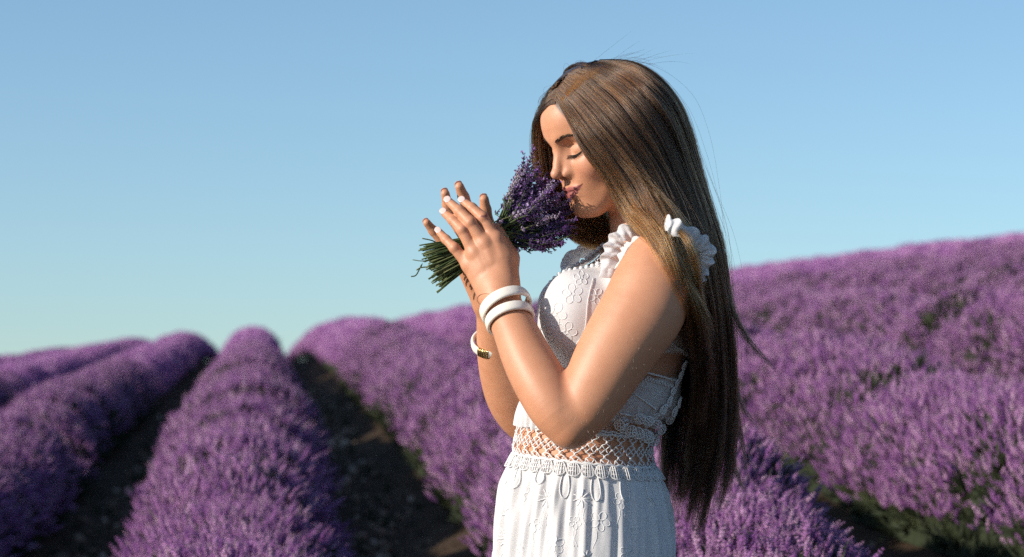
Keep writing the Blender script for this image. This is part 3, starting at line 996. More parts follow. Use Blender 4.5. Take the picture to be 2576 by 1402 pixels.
# --- gathered skirt
def skirt_r(th, t):
    """half depth and half width at drop t (m) below the waist seam"""
    g = 1 - np.exp(-t / .035)
    a = .119 + .021 * g + .070 * t + .10 * np.clip(t - .25, 0, 1) ** 1.2
    b = .132 + .024 * g + .080 * t + .10 * np.clip(t - .25, 0, 1) ** 1.2
    return a, b
def pleat(th, t):
    w = np.clip(t / .05, 0.15, 1)
    p = np.sin(th * 38 + 1.1 * np.sin(th * 5) + 2.0 * np.sin(t * 9 + th * 3)) * .0034 + np.sin(th * 23 + 2 * np.sin(th * 3 + 1) + 3 * t) * .0040 + np.sin(th * 61 + 9 * np.sin(t * 7)) * .0014
    p = p * (.62 + .38 * np.sin(th * 2.3 + 1.7 * np.sin(t * 6))) + .0022 * (vn3(th * 9, t * 26, th * 3) - .5)
    return p * w * (1 - .3 * np.exp(-t / .02))
def skirt_pt(th, t, off=0.0):
    th = np.asarray(th, float); t = np.asarray(t, float)
    a, b = skirt_r(th, t)
    r = pleat(th, t) + off
    cx = (1470 - 1288) / FPX * (CAM_D + T_Y)
    f = (a + r) * np.cos(th); l = (b + r) * np.sin(th)
    return np.stack([cx + f * TF[0] + l * TL[0], T_Y + f * TF[1] + l * TL[1], SKZ + waist_tilt(th) * np.exp(-t / .3) - t], -1)
nth = 720
tt = np.concatenate([np.linspace(0, .06, 22), np.linspace(.065, .26, 50), np.linspace(.28, SKZ - .05, 26)])
TH, TT = np.meshgrid(np.linspace(0, 2 * math.pi, nth, endpoint=False), tt)
SV = skirt_pt(TH, TT).reshape(-1, 3)
i0 = np.arange(len(tt) - 1)[:, None] * nth; j0 = np.arange(nth)[None, :]; j1 = (j0 + 1) % nth
SQ = np.stack([i0 + j0, i0 + nth + j0, i0 + nth + j1, i0 + j1], -1).reshape(-1, 4)
link('skirt', mesh('skirt', SV, SQ), m_skirt, dress)

def on_skirt(th0, t0, curve, off):
    """curve: local (u sideways, v down) in metres laid on the skirt"""
    c = np.asarray(curve, float)
    a, b = skirt_r(th0, t0)
    r = math.hypot(a * math.sin(th0), b * math.cos(th0))
    return skirt_pt(th0 + c[:, 0] / r, np.maximum(.001, t0 + c[:, 1]), off)
rr = random.Random(4)
def flower_curves(R, petals=5, turn=0.0):
    out = []
    for k in range(petals):
        a = 2 * math.pi * k / petals + turn
        w = R * .34
        loop = [(math.cos(a) * (R * .18 + R * .82 * math.sin(s / 2) ** 2 * 1.0) - math.sin(a) * w * math.sin(s), math.sin(a) * (R * .18 + R * .82 * math.sin(s / 2) ** 2) + math.cos(a) * w * math.sin(s)) for s in np.linspace(0, 2 * math.pi, 15)]
        out.append(np.array(loop))
    out.append(np.array([(R * .17 * math.cos(s), R * .17 * math.sin(s)) for s in np.linspace(0, 2 * math.pi, 9)]))
    return out
def star_curves(R, rays=9):
    return [np.array([(R * .15 * math.cos(a), R * .15 * math.sin(a)), (R * math.cos(a), R * math.sin(a))]) * 1.0 for a in np.linspace(0, 2 * math.pi, rays, endpoint=False)]
cnt = 0
for row, t0 in enumerate((.052, .098, .142, .19, .24)):
    nfl = 15
    for k in range(nfl):
        th0 = 2 * math.pi * (k + .5 * (row % 2)) / nfl + rr.uniform(-.1, .1)
        t1 = t0 + rr.uniform(-.010, .010)
        if not (-0.9 < th0 < 3.6 or th0 > 5.2): continue
        mb = MB(); R = rr.uniform(.011, .017)
        if rr.random() < .62:
            for c in flower_curves(R, 5, rr.uniform(0, 1)): mb.tube(on_skirt(th0, t1, c, .0001), .0007, 4)
        else:
            for c in star_curves(R): mb.tube(on_skirt(th0, t1, np.linspace(c[0], c[1], 4), .0003), [.0006, .0011, .0011, .0006], 5)
        for q in range(2):       # trailing tendrils
            s0 = rr.uniform(-1, 1)
            c = np.array([(R * s0 * .4 + .006 * math.sin(s * 3 + s0 * 5) * s, R + .028 * s) for s in np.linspace(0, 1, 9)])
            mb.tube(on_skirt(th0, t1, c, .0001), .0006, 4)
        mb.build('embroidered_flower', m_lace, dress)
        cnt += 1
# little cord bows hanging from the gathered top
for k in range(9):
    th0 = -.45 + k * .37 + rr.uniform(-.04, .04)
    mb = MB(); L = rr.uniform(.028, .050); w_ = rr.uniform(.004, .008)
    c = np.array([(w_ * math.sin(s) * (1 - .3 * math.cos(s)), .010 + L * (1 - math.cos(s)) / 2) for s in np.linspace(0, 2 * math.pi, 19)])
    mb.tube(on_skirt(th0, 0.0, c, .0012), .0010, 5, closed=True)
    mb.build('cord_loop', m_lace, dress)

# --- crochet waistband: open work, skin shows through
def band_pt(th, h, off=0.0):
    """h = height above the skirt seam"""
    th = np.asarray(th, float); h = np.asarray(h, float)
    z = SKZ + waist_tilt(th) + h
    P1 = torso_pt(th, z, .0055 + off)
    P0 = skirt_pt(th, 0 * h, 0.0)
    k = np.clip(1 - h / .012, 0, 1)[..., None] * .8
    return P1 * (1 - k) + np.concatenate([P0[..., :2], z[..., None]], -1) * k
NB = 30
for row, h0 in enumerate((.0145, .0385)):
    for k in range(NB):
        th0 = 2 * math.pi * (k + .5 * row * 0) / NB
        r = .118; R = .0125
        mb = MB()
        c = np.array([(R * (.80 + .20 * math.cos(4 * s)) * math.cos(s), R * .95 * (.80 + .20 * math.cos(4 * s)) * math.sin(s)) for s in np.linspace(0, 2 * math.pi, 29)[:-1]])
        mb.tube(band_pt(th0 + c[:, 0] / r, h0 + c[:, 1]), .00098, 5, closed=True)
        for a in (0, 1, 2, 3):
            aa = a * math.pi / 2 + math.pi / 4
            c = np.array([(R * q * math.cos(aa), R * q * math.sin(aa)) for q in (.58, .95, 1.36)])
            mb.tube(band_pt(th0 + c[:, 0] / r, h0 + c[:, 1]), .0011, 5)
        for aa in (0, math.pi / 2):
            mb.tube(band_pt(th0 + np.array([-.0018, 0, .0018]) / r + R * math.cos(aa) / r, h0 + R * .93 * math.sin(aa) + np.array([0, 0, 0.])), .0020, 6)
        mb.build('crochet_motif', m_lace, dress)
for nm, h0, rad in (('upper_band_cord', .0515, .0022), ('lower_band_cord', .001, .0024), ('gathering_cord', .056, .0018)):
    mb = MB(); th = np.linspace(0, 2 * math.pi, 160)[:-1]
    mb.tube(band_pt(th, h0 + .0012 * np.sin(th * 40), .0008), rad * (1 + .25 * np.sin(th * 80)), 6, closed=True); mb.build('band_cord', m_lace, dress)
# lace leaves: an outline with ribs
def leaf_mesh(Pf, L, w, ribs=5):
    mb = MB()
    s = np.linspace(0, 2 * math.pi, 21)[:-1]
    o = np.stack([w * np.sin(s) * (1 - .25 * np.cos(s)), L * (1 - np.cos(s)) / 2], 1)
    mb.tube(Pf(o), .00105, 5, closed=True)
    for k in range(ribs):
        x = (k - (ribs - 1) / 2) / ((ribs - 1) / 2) * .72
        hh = math.sqrt(max(0, 1 - x * x)) * .46
        q = np.linspace(-hh, hh, 5)
        mb.tube(Pf(np.stack([np.full(5, w * x) * (1 + .1 * q), L * (.5 + q)], 1)), .00105, 4)
    for k in range(2):
        q = np.linspace(-.7, .7, 4)
        mb.tube(Pf(np.stack([w * q, np.full(4, L * (.36 + .28 * k))], 1)), .0008, 4)
    return mb
NL = 34
for k in range(NL):
    th0 = 2 * math.pi * k / NL
    def pf(c, th0=th0): return skirt_pt(th0 + c[:, 0] / .128, np.maximum(0, c[:, 1] - .002), .0038 + .0012 * np.cos(c[:, 0] * 300))
    leaf_mesh(pf, .0225, .0105).build('lace_leaf', m_lace, dress)

# leaves along the back edge of the bodice
def edge_leaves(path, n, L, w, tilt, jit, seed, fn=d_bodice):
    rg = random.Random(seed)
    C = crom(np.array([(x, y, 0) for x, y in path], float), n)
    P = march(fn, C[:, 0], C[:, 1])
    last = None
    for i in range(n):
        p = P[i]
        if np.isnan(p).any():
            if last is None: continue
            q = W(C[i, 0], C[i, 1], last[1]); p = q
        last = p
        nrm = grad(fn, p[None].astype(f32))[0]
        if np.isnan(nrm).any(): nrm = np.array([0, -1., 0])
        ang = tilt + rg.uniform(-jit, jit)
        down = np.array([math.cos(ang), 0, math.sin(ang)])
        down -= nrm * (down @ nrm); down /= np.linalg.norm(down) + 1e-9
        sd = np.cross(nrm, down)
        def pf(c, p=p, down=down, sd=sd, nrm=nrm): return p + c[:, :1] * sd + c[:, 1:2] * down + nrm * .0035 + nrm * .002 * np.cos(c[:, :1] * 200)
        leaf_mesh(pf, L, w, 4).build('lace_leaf', m_lace, dress)
edge_leaves([(1752, 868), (1738, 925), (1712, 985), (1690, 1040)], 9, .019, .0078, -1.9, .5, 1)
edge_leaves([(1722, 905), (1700, 965), (1668, 1020), (1640, 1052)], 8, .018, .0075, -2.3, .6, 2)
edge_leaves([(1560, 1052), (1590, 1068), (1622, 1078), (1650, 1092)], 7, .020, .0090, -1.5, .4, 3)
edge_leaves([(1600, 1040), (1630, 1052), (1655, 1072)], 4, .019, .0088, -1.1, .5, 5)

def surf_tube(path, r, name, fn=d_bodice, n=60, sides=6, wav=0.0, freq=30, off=.0012, closed=False, Yf=None, parent=None, mat=None, rr_=0.0):
    C = crom(np.array([(x, y, 0) for x, y in path], float), n)
    P = march(fn, C[:, 0], C[:, 1])
    ok = ~np.isnan(P[:, 0])
    if ok.sum() < 3: return None
    idx = np.arange(n)
    Yv = np.interp(idx, idx[ok], P[ok, 1])
    P = np.array([W(C[i, 0], C[i, 1], Yv[i]) for i in range(n)])
    nr = grad(fn, P.astype(f32))
    nr[np.isnan(nr)] = 0
    tg = np.gradient(P, axis=0); tg /= np.linalg.norm(tg, axis=1)[:, None] + 1e-9
    sd = np.cross(tg, nr)
    P = P + nr * off + sd * (wav * np.sin(idx / n * freq * 6.283))[:, None]
    mb = MB(); mb.tube(P, r * (1 + rr_ * np.sin(idx * 2.1)), sides)
    return mb.build(name, mat or m_lace, parent or dress)
# seams and stitching on the near side panel behind the arm
surf_tube([(1668, 846), (1700, 872), (1740, 892)], .0016, 'seam_cord', n=40, rr_=.2)
surf_tube([(1676, 832), (1712, 828), (1758, 806)], .0016, 'seam_cord', n=40, rr_=.2)
surf_tube([(1628, 938), (1668, 948), (1712, 962)], .0018, 'seam_cord', n=40, rr_=.2)
surf_tube([(1622, 952), (1660, 962), (1700, 974)], .0009, 'zigzag_stitch', n=90, wav=.0030, freq=11)
surf_tube([(1690, 868), (1712, 884), (1735, 900)], .0008, 'zigzag_stitch', n=70, wav=.0026, freq=8)
surf_tube([(1596, 992), (1625, 1012), (1650, 1030)], .0014, 'seam_cord', n=40, rr_=.2)
surf_tube([(1560, 1040), (1595, 1046), (1628, 1050)], .0018, 'seam_cord', n=40, rr_=.2)
surf_tube([(1556, 1054), (1590, 1061), (1622, 1066)], .0009, 'zigzag_stitch', n=80, wav=.0030, freq=10)
# front panel seam and embroidery on the bodice
surf_tube([(1492, 700), (1478, 760), (1470, 830), (1440, 880)], .0008, 'seam_cord', n=50)
def bod_flower(px, py, R, turn, petals=5):
    mb = MB(); done = 0
    for c in flower_curves(R * 1480, petals, turn):
        P = march(d_bodice, px + c[:, 0], py + c[:, 1])
        if np.isnan(P).any(): continue
        nr = grad(d_bodice, P.astype(f32))
        mb.tube(P + nr * .0001, .0006, 4); done += 1
    if done: mb.build('embroidered_flower', m_lace, dress)
for px, py, R, t in ((1395, 790, .021, .2), (1440, 740, .018, .8), (1375, 845, .017, .5), (1425, 835, .018, 1.3), (1500, 655, .012, .1), (1462, 700, .013, .9), (1300, 1010, .015, .3), (1290, 1045, .012, 1.2),
                     (1720, 842, .014, .4), (1632, 970, .016, .9), (1655, 990, .012, .2), (1500, 745, .014, .2)):
    bod_flower(px, py, R, t)

# --- neckline beads: the boundary of the V, both sides
def bead_line(sgn, n):
    zs = np.linspace(Z_V + .002, zpx(612), n)
    lim = .060 * np.clip((zs - Z_V) / (Z_S - Z_V), 0, 2) ** .9 + .001
    out = []
    for z, l in zip(zs, lim):
        cx, a, b = torso_sec(z)
        base = np.array([cx, T_Y, z]) + TL * l * sgn
        # from outside, walk back onto the cloth along the torso front direction
        o = base + TF * .30; t = 0.0
        for _ in range(80):
            v = float(d_bodice((o - TF * t)[None].astype(f32))[0])
            if v < 5e-4: break
            t += min(v * .8, .015)
        out.append(o - TF * t)
    return np.array(out)
me_bead = None
for sgn, lab in ((1, None), (-1, None)):
    L_ = bead_line(sgn, 60)
    mb = MB(); mb.tube(L_ + TF * .001, .0018, 6); mb.build('neckline_cord', m_lace, dress)
    s_ = np.r_[0, np.cumsum(np.linalg.norm(np.diff(L_, axis=0), axis=1))]
    for d in np.arange(.004, s_[-1], .0098):
        c = np.array([np.interp(d, s_, L_[:, k]) for k in range(3)]) + TF * .0025
        if me_bead is None:
            V, F = [], []
            for i in range(5):
                for k in range(8):
                    a = math.pi * (i + .5) / 5; b = 2 * math.pi * k / 8
                    V.append((math.sin(a) * math.cos(b) * .0040, math.sin(a) * math.sin(b) * .0040, math.cos(a) * .0046))
            for i in range(4):
                for k in range(8): F.append((i * 8 + k, (i + 1) * 8 + k, (i + 1) * 8 + (k + 1) % 8, i * 8 + (k + 1) % 8))
            F.append(tuple(range(8))); F.append(tuple(range(39, 31, -1)))
            me_bead = mesh('bead', V, F); me_bead.materials.append(m_lace)
        o = link('bead', me_bead, None, dress)
        o.matrix_basis = Matrix.Translation(Vector(c))
# --- ruffles round the armholes
def ruffle(path, width, lam, amp, seed, fn, flip=1):
    ext = 0.0
    n = 150
    C = crom(np.array(path, float), n)
    P = march(fn, C[:, 0], C[:, 1]) if fn else np.full((n, 3), np.nan)
    idx = np.arange(n); ok = ~np.isnan(P[:, 0])
    Yv = C[:, 2].copy()
    if fn is not None and ok.any(): Yv[ok] = np.where(idx[ok] < 74, C[ok, 2], np.minimum(P[ok, 1], C[ok, 2]))
    ker = np.ones(9) / 9; Yv = np.convolve(np.pad(Yv, 4, 'edge'), ker, 'valid')
    P = np.array([W(C[i, 0], C[i, 1], Yv[i]) for i in range(n)])
    ext = (.006 + .030 * np.clip((idx - 76) / 14, 0, 1) if fn is not None else np.full(n, .004))[:, None]
    tg = np.gradient(P, axis=0); tg /= np.linalg.norm(tg, axis=1)[:, None]
    out = np.cross(tg, [0, 1.0, 0]) * flip; out /= np.linalg.norm(out, axis=1)[:, None] + 1e-9
    cam_ = np.tile([0, -1.0, 0], (n, 1))
    s_ = np.r_[0, np.cumsum(np.linalg.norm(np.diff(P, axis=0), axis=1))]
    rg = np.random.default_rng(seed)
    ph = s_ / lam * 6.283 + 2.4 * np.sin(s_ / lam * 1.3 + seed) + rg.normal(0, .35, n).cumsum() * .5
    V = []; K = 13
    for k in range(K):
        w = k / (K - 1) * 2 - 1                     # -1 inner frill, +1 outer frill
        puff = math.cos(w * 1.45)
        e = abs(w) ** 1.1
        p = P + out * (w * width * .5) + cam_ * (puff * .005 + ext) 
        p = p + cam_ * (amp * e * np.sin(ph + w * 1.1))[:, None] + out * (amp * .55 * np.sign(w) * e * np.cos(ph * 1.0 + .7))[:, None] + cam_ * (amp * .35 * puff * np.sin(ph * 1.9 + 1))[:, None]
        V.append(p)
    V = np.array(V).transpose(1, 0, 2).reshape(-1, 3)
    q = np.arange(n - 1)[:, None] * K + np.arange(K - 1)[None]
    F = np.stack([q, q + 1, q + K + 1, q + K], -1).reshape(-1, 4)
    o = link('ruffle', mesh('ruffle', V, F), m_ruffle, dress)
    md = o.modifiers.new('hem', 'SOLIDIFY'); md.thickness = .0009
    md = o.modifiers.new('soft', 'SUBSURF'); md.levels = 1; md.render_levels = 1
    return P
RUF = ruffle([(1527, 700, -.10), (1532, 655, -.10), (1546, 612, -.10), (1572, 588, -.11), (1606, 574, -.105), (1642, 560, -.11), (1674, 564, -.165), (1708, 582, -.15), (1744, 602, -.13), (1772, 628, -.115), (1768, 660, -.11), (1752, 690, -.105), (1758, 712, -.10)], .027, .024, .0060, 3, d_body)
ruffle([(1424, 690, .10), (1430, 666, .11), (1446, 644, .12), (1474, 630, .13), (1508, 620, .145)], .024, .030, .0050, 8, None)
print('dress', round(time.time() - T0, 1))
# ------------------------------------------------------------------ hair, brows, lashes, nails
m_hair = bpy.data.materials.new('hair'); m_hair.use_nodes = True
n = m_hair.node_tree; n.nodes.clear()
ho = N(n, 'ShaderNodeOutputMaterial'); hp = N(n, 'ShaderNodeBsdfHairPrincipled')
try: hp.model = 'CHIANG'
except Exception: pass
hp.parametrization = 'COLOR'
hi = N(n, 'ShaderNodeHairInfo')
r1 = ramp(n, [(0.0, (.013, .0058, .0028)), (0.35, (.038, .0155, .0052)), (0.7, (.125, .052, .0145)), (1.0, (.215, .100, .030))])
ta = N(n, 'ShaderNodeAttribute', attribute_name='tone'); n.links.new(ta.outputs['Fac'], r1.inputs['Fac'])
rv = ramp(n, [(0.0, (.16, .16, .16)), (0.5, (.75, .74, .72)), (0.8, (1.5, 1.4, 1.25)), (1.0, (3.2, 2.9, 2.4))])
n.links.new(hi.outputs['Random'], rv.inputs['Fac'])
mm = N(n, 'ShaderNodeMix', data_type='RGBA', blend_type='MULTIPLY'); mm.inputs[0].default_value = 1.0
n.links.new(r1.outputs['Color'], mm.inputs[6]); n.links.new(rv.outputs['Color'], mm.inputs[7])
n.links.new(mm.outputs[2], hp.inputs['Color'])
hp.inputs['Roughness'].default_value = 0.32
hp.inputs['Radial Roughness'].default_value = 0.45
n.links.new(hp.outputs[0], ho.inputs['Surface'])

# guide locks: readings x, y and depth Y; every list runs from the front (or outer) lock to the back one
NEAR = [
 [(1396, 250, -.045), (1412, 272, -.065), (1443, 320, -.085), (1466, 362, -.092), (1506, 408, -.096), (1532, 445, -.098), (1552, 490, -.100), (1582, 540, -.108), (1622, 572, -.135), (1660, 618, -.175), (1695, 690, -.185), (1728, 755, -.175), (1758, 815, -.150), (1770, 860, -.13)],
 [(1404, 232, -.045), (1436, 272, -.075), (1476, 330, -.095), (1520, 385, -.102), (1560, 438, -.104), (1592, 490, -.110), (1622, 540, -.130), (1655, 590, -.170), (1690, 650, -.190), (1722, 725, -.180), (1748, 795, -.155), (1768, 880, -.11), (1770, 960, -.07)],
 [(1416, 212, -.040), (1462, 252, -.080), (1515, 318, -.100), (1566, 380, -.106), (1608, 440, -.110), (1645, 510, -.125), (1678, 575, -.160), (1708, 645, -.175), (1735, 730, -.160), (1756, 820, -.12), (1768, 930, -.07), (1762, 1050, -.02), (1742, 1170, .01)],
 [(1434, 192, -.035), (1490, 230, -.080), (1550, 295, -.102), (1604, 365, -.108), (1648, 440, -.105), (1685, 520, -.115), (1718, 605, -.145), (1745, 700, -.130), (1764, 810, -.085), (1776, 930, -.04), (1772, 1070, .00), (1750, 1200, .02), (1730, 1300, .03)],
 [(1458, 174, -.028), (1525, 202, -.070), (1592, 262, -.095), (1645, 335, -.098), (1686, 420, -.090), (1722, 515, -.090), (1755, 615, -.110), (1778, 720, -.085), (1792, 840, -.045), (1796, 970, -.01), (1788, 1110, .01), (1762, 1230, .03), (1742, 1330, .04)],
 [(1484, 162, -.018), (1556, 178, -.050), (1625, 230, -.075), (1676, 305, -.078), (1708, 395, -.065), (1742, 500, -.060), (1778, 610, -.070), (1800, 730, -.050), (1815, 860, -.015), (1818, 990, .01), (1808, 1120, .03), (1784, 1240, .04), (1760, 1325, .05)],
 [(1510, 154, -.005), (1580, 160, -.025), (1645, 205, -.045), (1695, 280, -.045), (1720, 370, -.030), (1750, 480, -.025), (1788, 600, -.025), (1812, 720, -.010), (1828, 850, .01), (1836, 980, .03), (1838, 1090, .04), (1828, 1190, .05), (1806, 1280, .06)],
]
BACK = [
 [(1512, 152, .005), (1585, 156, .00), (1655, 202, .00), (1704, 280, .00), (1728, 370, .01), (1755, 480, .02), (1790, 600, .03), (1808, 720, .04), (1820, 850, .05), (1826, 980, .06), (1820, 1110, .07), (1796, 1240, .07)],
 [(1500, 156, .03), (1560, 175, .06), (1630, 235, .075), (1680, 320, .07), (1706, 430, .065), (1728, 540, .07), (1750, 650, .08), (1765, 780, .08), (1772, 920, .08), (1764, 1060, .08), (1740, 1200, .08), (1722, 1310, .08)],
 [(1480, 162, .05), (1530, 190, .095), (1590, 260, .115), (1640, 350, .115), (1664, 460, .11), (1680, 570, .115), (1700, 690, .12), (1716, 830, .12), (1720, 960, .12), (1712, 1090, .11), (1700, 1210, .10), (1700, 1300, .09)],
 [(1460, 175, .06), (1490, 215, .10), (1535, 290, .125), (1575, 380, .13), (1600, 480, .125), (1622, 580, .13), (1645, 690, .14), (1665, 830, .14), (1676, 970, .13), (1680, 1100, .12), (1688, 1210, .11), (1694, 1290, .10)],
]
FAR = [
 [(1396, 262, -.01), (1382, 264, -.01), (1366, 280, .0), (1356, 300, .01), (1350, 326, .03), (1349, 388, .045), (1358, 450, .05), (1382, 515, .06), (1420, 570, .07), (1466, 604, .08), (1515, 616, .09), (1552, 622, .10)],
 [(1402, 240, .01), (1388, 242, .01), (1372, 258, .01), (1358, 296, .04), (1362, 325, .06), (1366, 390, .075), (1384, 455, .08), (1412, 520, .085), (1448, 570, .09), (1488, 600, .10), (1530, 606, .11), (1560, 612, .12)],
 [(1414, 214, .02), (1400, 216, .02), (1382, 236, .02), (1366, 285, .06), (1382, 330, .09), (1394, 400, .10), (1420, 465, .10), (1450, 525, .10), (1482, 568, .105), (1512, 590, .11), (1545, 596, .12), (1575, 606, .13)],
 [(1434, 193, .03), (1420, 194, .03), (1400, 214, .03), (1390, 262, .09), (1430, 330, .115), (1448, 410, .12), (1470, 480, .12), (1498, 535, .12), (1524, 565, .12), (1548, 580, .125), (1575, 590, .13), (1600, 600, .14)],
 [(1458, 177, .03), (1446, 176, .03), (1424, 192, .04), (1412, 240, .10), (1440, 330, .12), (1470, 430, .125), (1500, 520, .125), (1530, 560, .125), (1560, 580, .13)],
 [(1488, 163, .03), (1478, 160, .03), (1455, 170, .05), (1440, 220, .11), (1470, 330, .13), (1500, 440, .13), (1530, 530, .13), (1560, 570, .13)],
]
LOCKS = [   # loose single locks: path, spread
 ([(1700, 330, -.06), (1735, 450, -.05), (1775, 570, -.05), (1800, 640, -.04), (1818, 720, -.02), (1850, 800, -.01), (1890, 865, 0), (1955, 935, .01)], .006, 160),
 ([(1740, 500, -.04), (1785, 640, -.03), (1815, 780, .0), (1838, 920, .02), (1862, 1010, .03), (1905, 1078, .03)], .005, 130),
 ([(1740, 560, -.03), (1790, 700, .0), (1818, 860, .03), (1845, 1000, .04), (1850, 1080, .04), (1880, 1140, .04)], .005, 110),
 ([(1760, 700, 0), (1800, 860, .02), (1815, 1010, .04), (1822, 1130, .05), (1850, 1190, .05), (1875, 1240, .05)], .005, 110),
 ([(1760, 800, .02), (1790, 950, .03), (1790, 1100, .05), (1788, 1200, .05), (1806, 1275, .05)], .006, 130),
 ([(1600, 470, -.112), (1640, 540, -.14), (1672, 596, -.185), (1694, 656, -.20), (1716, 720, -.195), (1742, 775, -.18), (1752, 810, -.17)], .005, 150),
 ([(1640, 480, -.115), (1690, 560, -.165), (1732, 612, -.215), (1754, 680, -.195), (1762, 760, -.15), (1764, 840, -.13)], .003, 90),
 ([(1560, 400, -.108), (1600, 440, -.118), (1640, 480, -.125), (1690, 540, -.14), (1735, 610, -.15), (1760, 690, -.13), (1770, 790, -.10)], .006, 260),
]
CR_C = from_head((-.008, 0, .037)); CR_R = np.array([.1060, .0800, .0925])
HMf = np.stack([HF, HL, HU])
def scalp_Y(px, py, grow=1.01):
    """depth at which a line of sight meets the head of hair (None if it passes by)"""
    o = np.array([0, -CAM_D, CAM_Z]); d = np.array([(px - 1288) / FPX, 1.0, -(py - 701) / FPX])
    a = (HMf @ (o - CR_C)) / (CR_R * grow); b = (HMf @ d) / (CR_R * grow)
    A, B, C_ = b @ b, 2 * a @ b, a @ a - 1
    disc = B * B - 4 * A * C_
    if disc < 0: return None
    return (-B - math.sqrt(disc)) / (2 * A) - CAM_D
def seat(g, far=False):
    out = []
    for k, (x, y, Y) in enumerate(g):
        s = scalp_Y(x, y)
        if s is not None and (k < far if far else True): Y = s if (k < 2 or far) else min(Y, s)
        out.append((x, y, Y))
    return out
def guides(S, M=30):
    G = []
    for gi__, g in enumerate(S): G.append(crom(np.array([W(*p) for p in seat(g, (3 if gi__ < 4 else 2) if S is FAR else 1 if S is BACK else 0)]), M))
    return np.array(G)
def push_out(P, extra=0.0):
    """keep strands outside the skull"""
    q = (P - CR_C) @ HMf.T
    R = CR_R + extra
    k = np.sqrt(((q / R) ** 2).sum(1))
    m = (k < 1)
    q[m] = q[m] / np.maximum(k[m], .2)[:, None]
    return CR_C + q @ HMf
rh = np.random.default_rng(21)
def strands(S, n, thick, seed, clump=.55, wander=.004, M=30, ulo=0.0, uhi=None, short=.22):
    G = guides(S, M); K = len(G); rg = np.random.default_rng(seed)
    uhi = K - 1 if uhi is None else uhi
    u = rg.uniform(ulo, uhi - 1e-6, n)
    nc = int(20 * (uhi - ulo))
    cc = np.sort(rg.uniform(ulo, uhi - 1e-6, nc)); ci = np.clip(np.searchsorted(cc, u), 0, nc - 1); uc = cc[ci]
    t = np.linspace(0, 1, M)
    ck = clump * np.clip((t - .05) / .6, 0, 1) ** .7
    U = np.clip(u[:, None] * (1 - ck) + uc[:, None] * ck, 0, K - 1 - 1e-6)
    i = np.floor(U).astype(int); f = U - i
    # cubic blending between neighbouring locks
    i0 = np.clip(i - 1, 0, K - 1); i2 = np.clip(i + 1, 0, K - 1); i3 = np.clip(i + 2, 0, K - 1)
    m = np.arange(M)[None, :]
    p0, p1, p2, p3 = G[i0, m], G[i, m], G[i2, m], G[i3, m]; f = f[..., None]
    P = .5 * (2 * p1 + (p2 - p0) * f + (2 * p0 - 5 * p1 + 4 * p2 - p3) * f * f + (3 * p1 - p0 - 3 * p2 + p3) * f ** 3)
    ln = 1 - (short + (.30 * np.clip(u - 4.2, 0, 1) if S is NEAR else 0)) * (.6 * rg.random(n) ** 2 + .4 * rg.random(nc)[ci])
    T = t[None, :] * ln[:, None]
    idx = T * (M - 1); a = np.clip(np.floor(idx).astype(int), 0, M - 2); w = (idx - a)[..., None]
    r = np.arange(n)[:, None]
    P = P[r, a] * (1 - w) + P[r, a + 1] * w
    g = np.clip(T / .25, 0.12, 1)
    cl_off = rg.normal(0, 1, (nc, 3))[ci] * .85 + rg.normal(0, .38, (n, 3))
    P = P + cl_off[:, None, :] * (thick * g)[..., None]
    ph = rg.uniform(0, 6.28, (nc, 3))[ci] + rg.normal(0, .4, (n, 3)); fr = rg.uniform(5, 11, (nc, 1))[ci]
    P = P + (wander * g * np.clip(T - .2, 0, 1))[..., None] * np.sin(T[..., None] * fr[:, None, :] + ph[:, None, :])
    return P
H = [strands(NEAR, 15000, .0064, 1, clump=.90, wander=.017, short=.30), strands(NEAR, 3200, .0060, 9, uhi=2.8, clump=.85, wander=.015), strands(BACK, 6000, .008, 2, clump=.9, wander=.013, short=.28), strands(FAR, 5600, .0055, 3, clump=.6)]
for path, sp, cnt_ in LOCKS:
    g = crom(np.array([W(*p) for p in path]), 30)
    t = np.linspace(0, 1, 30)
    tap = (np.sin(math.pi * np.clip(t * .9 + .1, 0, 1)) * .8 + .2)
    o = rh.normal(0, 1, (cnt_, 1, 3)) * sp * tap[None, :, None]
    wv = rh.normal(0, 1, (cnt_, 3))[:, None, :] * .002 * np.sin(t * 7 + 1)[None, :, None]
    ln = (1 - .35 * rh.random(cnt_) ** 1.5)[:, None] * t[None]
    P = g[None] + o + wv
    idx = ln * 29; a = np.clip(idx.astype(int), 0, 28); w = (idx - a)[..., None]; r = np.arange(cnt_)[:, None]
    H.append(P[r, a] * (1 - w) + P[r, a + 1] * w)
for k in range(16):      # ragged, slightly wavy ends on the windward side
    x0, y0 = rh.uniform(1745, 1815), rh.uniform(620, 860); x1, y1 = rh.uniform(1770, 1885), rh.uniform(1080, 1290)
    ph, am = rh.uniform(0, 6.28), rh.uniform(5, 14)
    pth = [(x0 + (x1 - x0) * s ** 1.5 + am * s * math.sin(ph + 6.5 * s), y0 + (y1 - y0) * s, .0 + .06 * s + rh.normal(0, .004)) for s in np.linspace(0, 1, 8)]
    g = crom(np.array([W(*p) for p in pth]), 30); c_ = 70; t = np.linspace(0, 1, 30)
    o = rh.normal(0, 1, (c_, 1, 3)) * .0045 * (.35 + .65 * np.sin(math.pi * np.clip(t * .85 + .1, 0, 1)))[None, :, None]
    ln = (1 - .3 * rh.random(c_) ** 1.5)[:, None] * t[None]; P = g[None] + o
    idx = ln * 29; a = np.clip(idx.astype(int), 0, 28); w = (idx - a)[..., None]; r = np.arange(c_)[:, None]
    H.append(P[r, a] * (1 - w) + P[r, a + 1] * w)
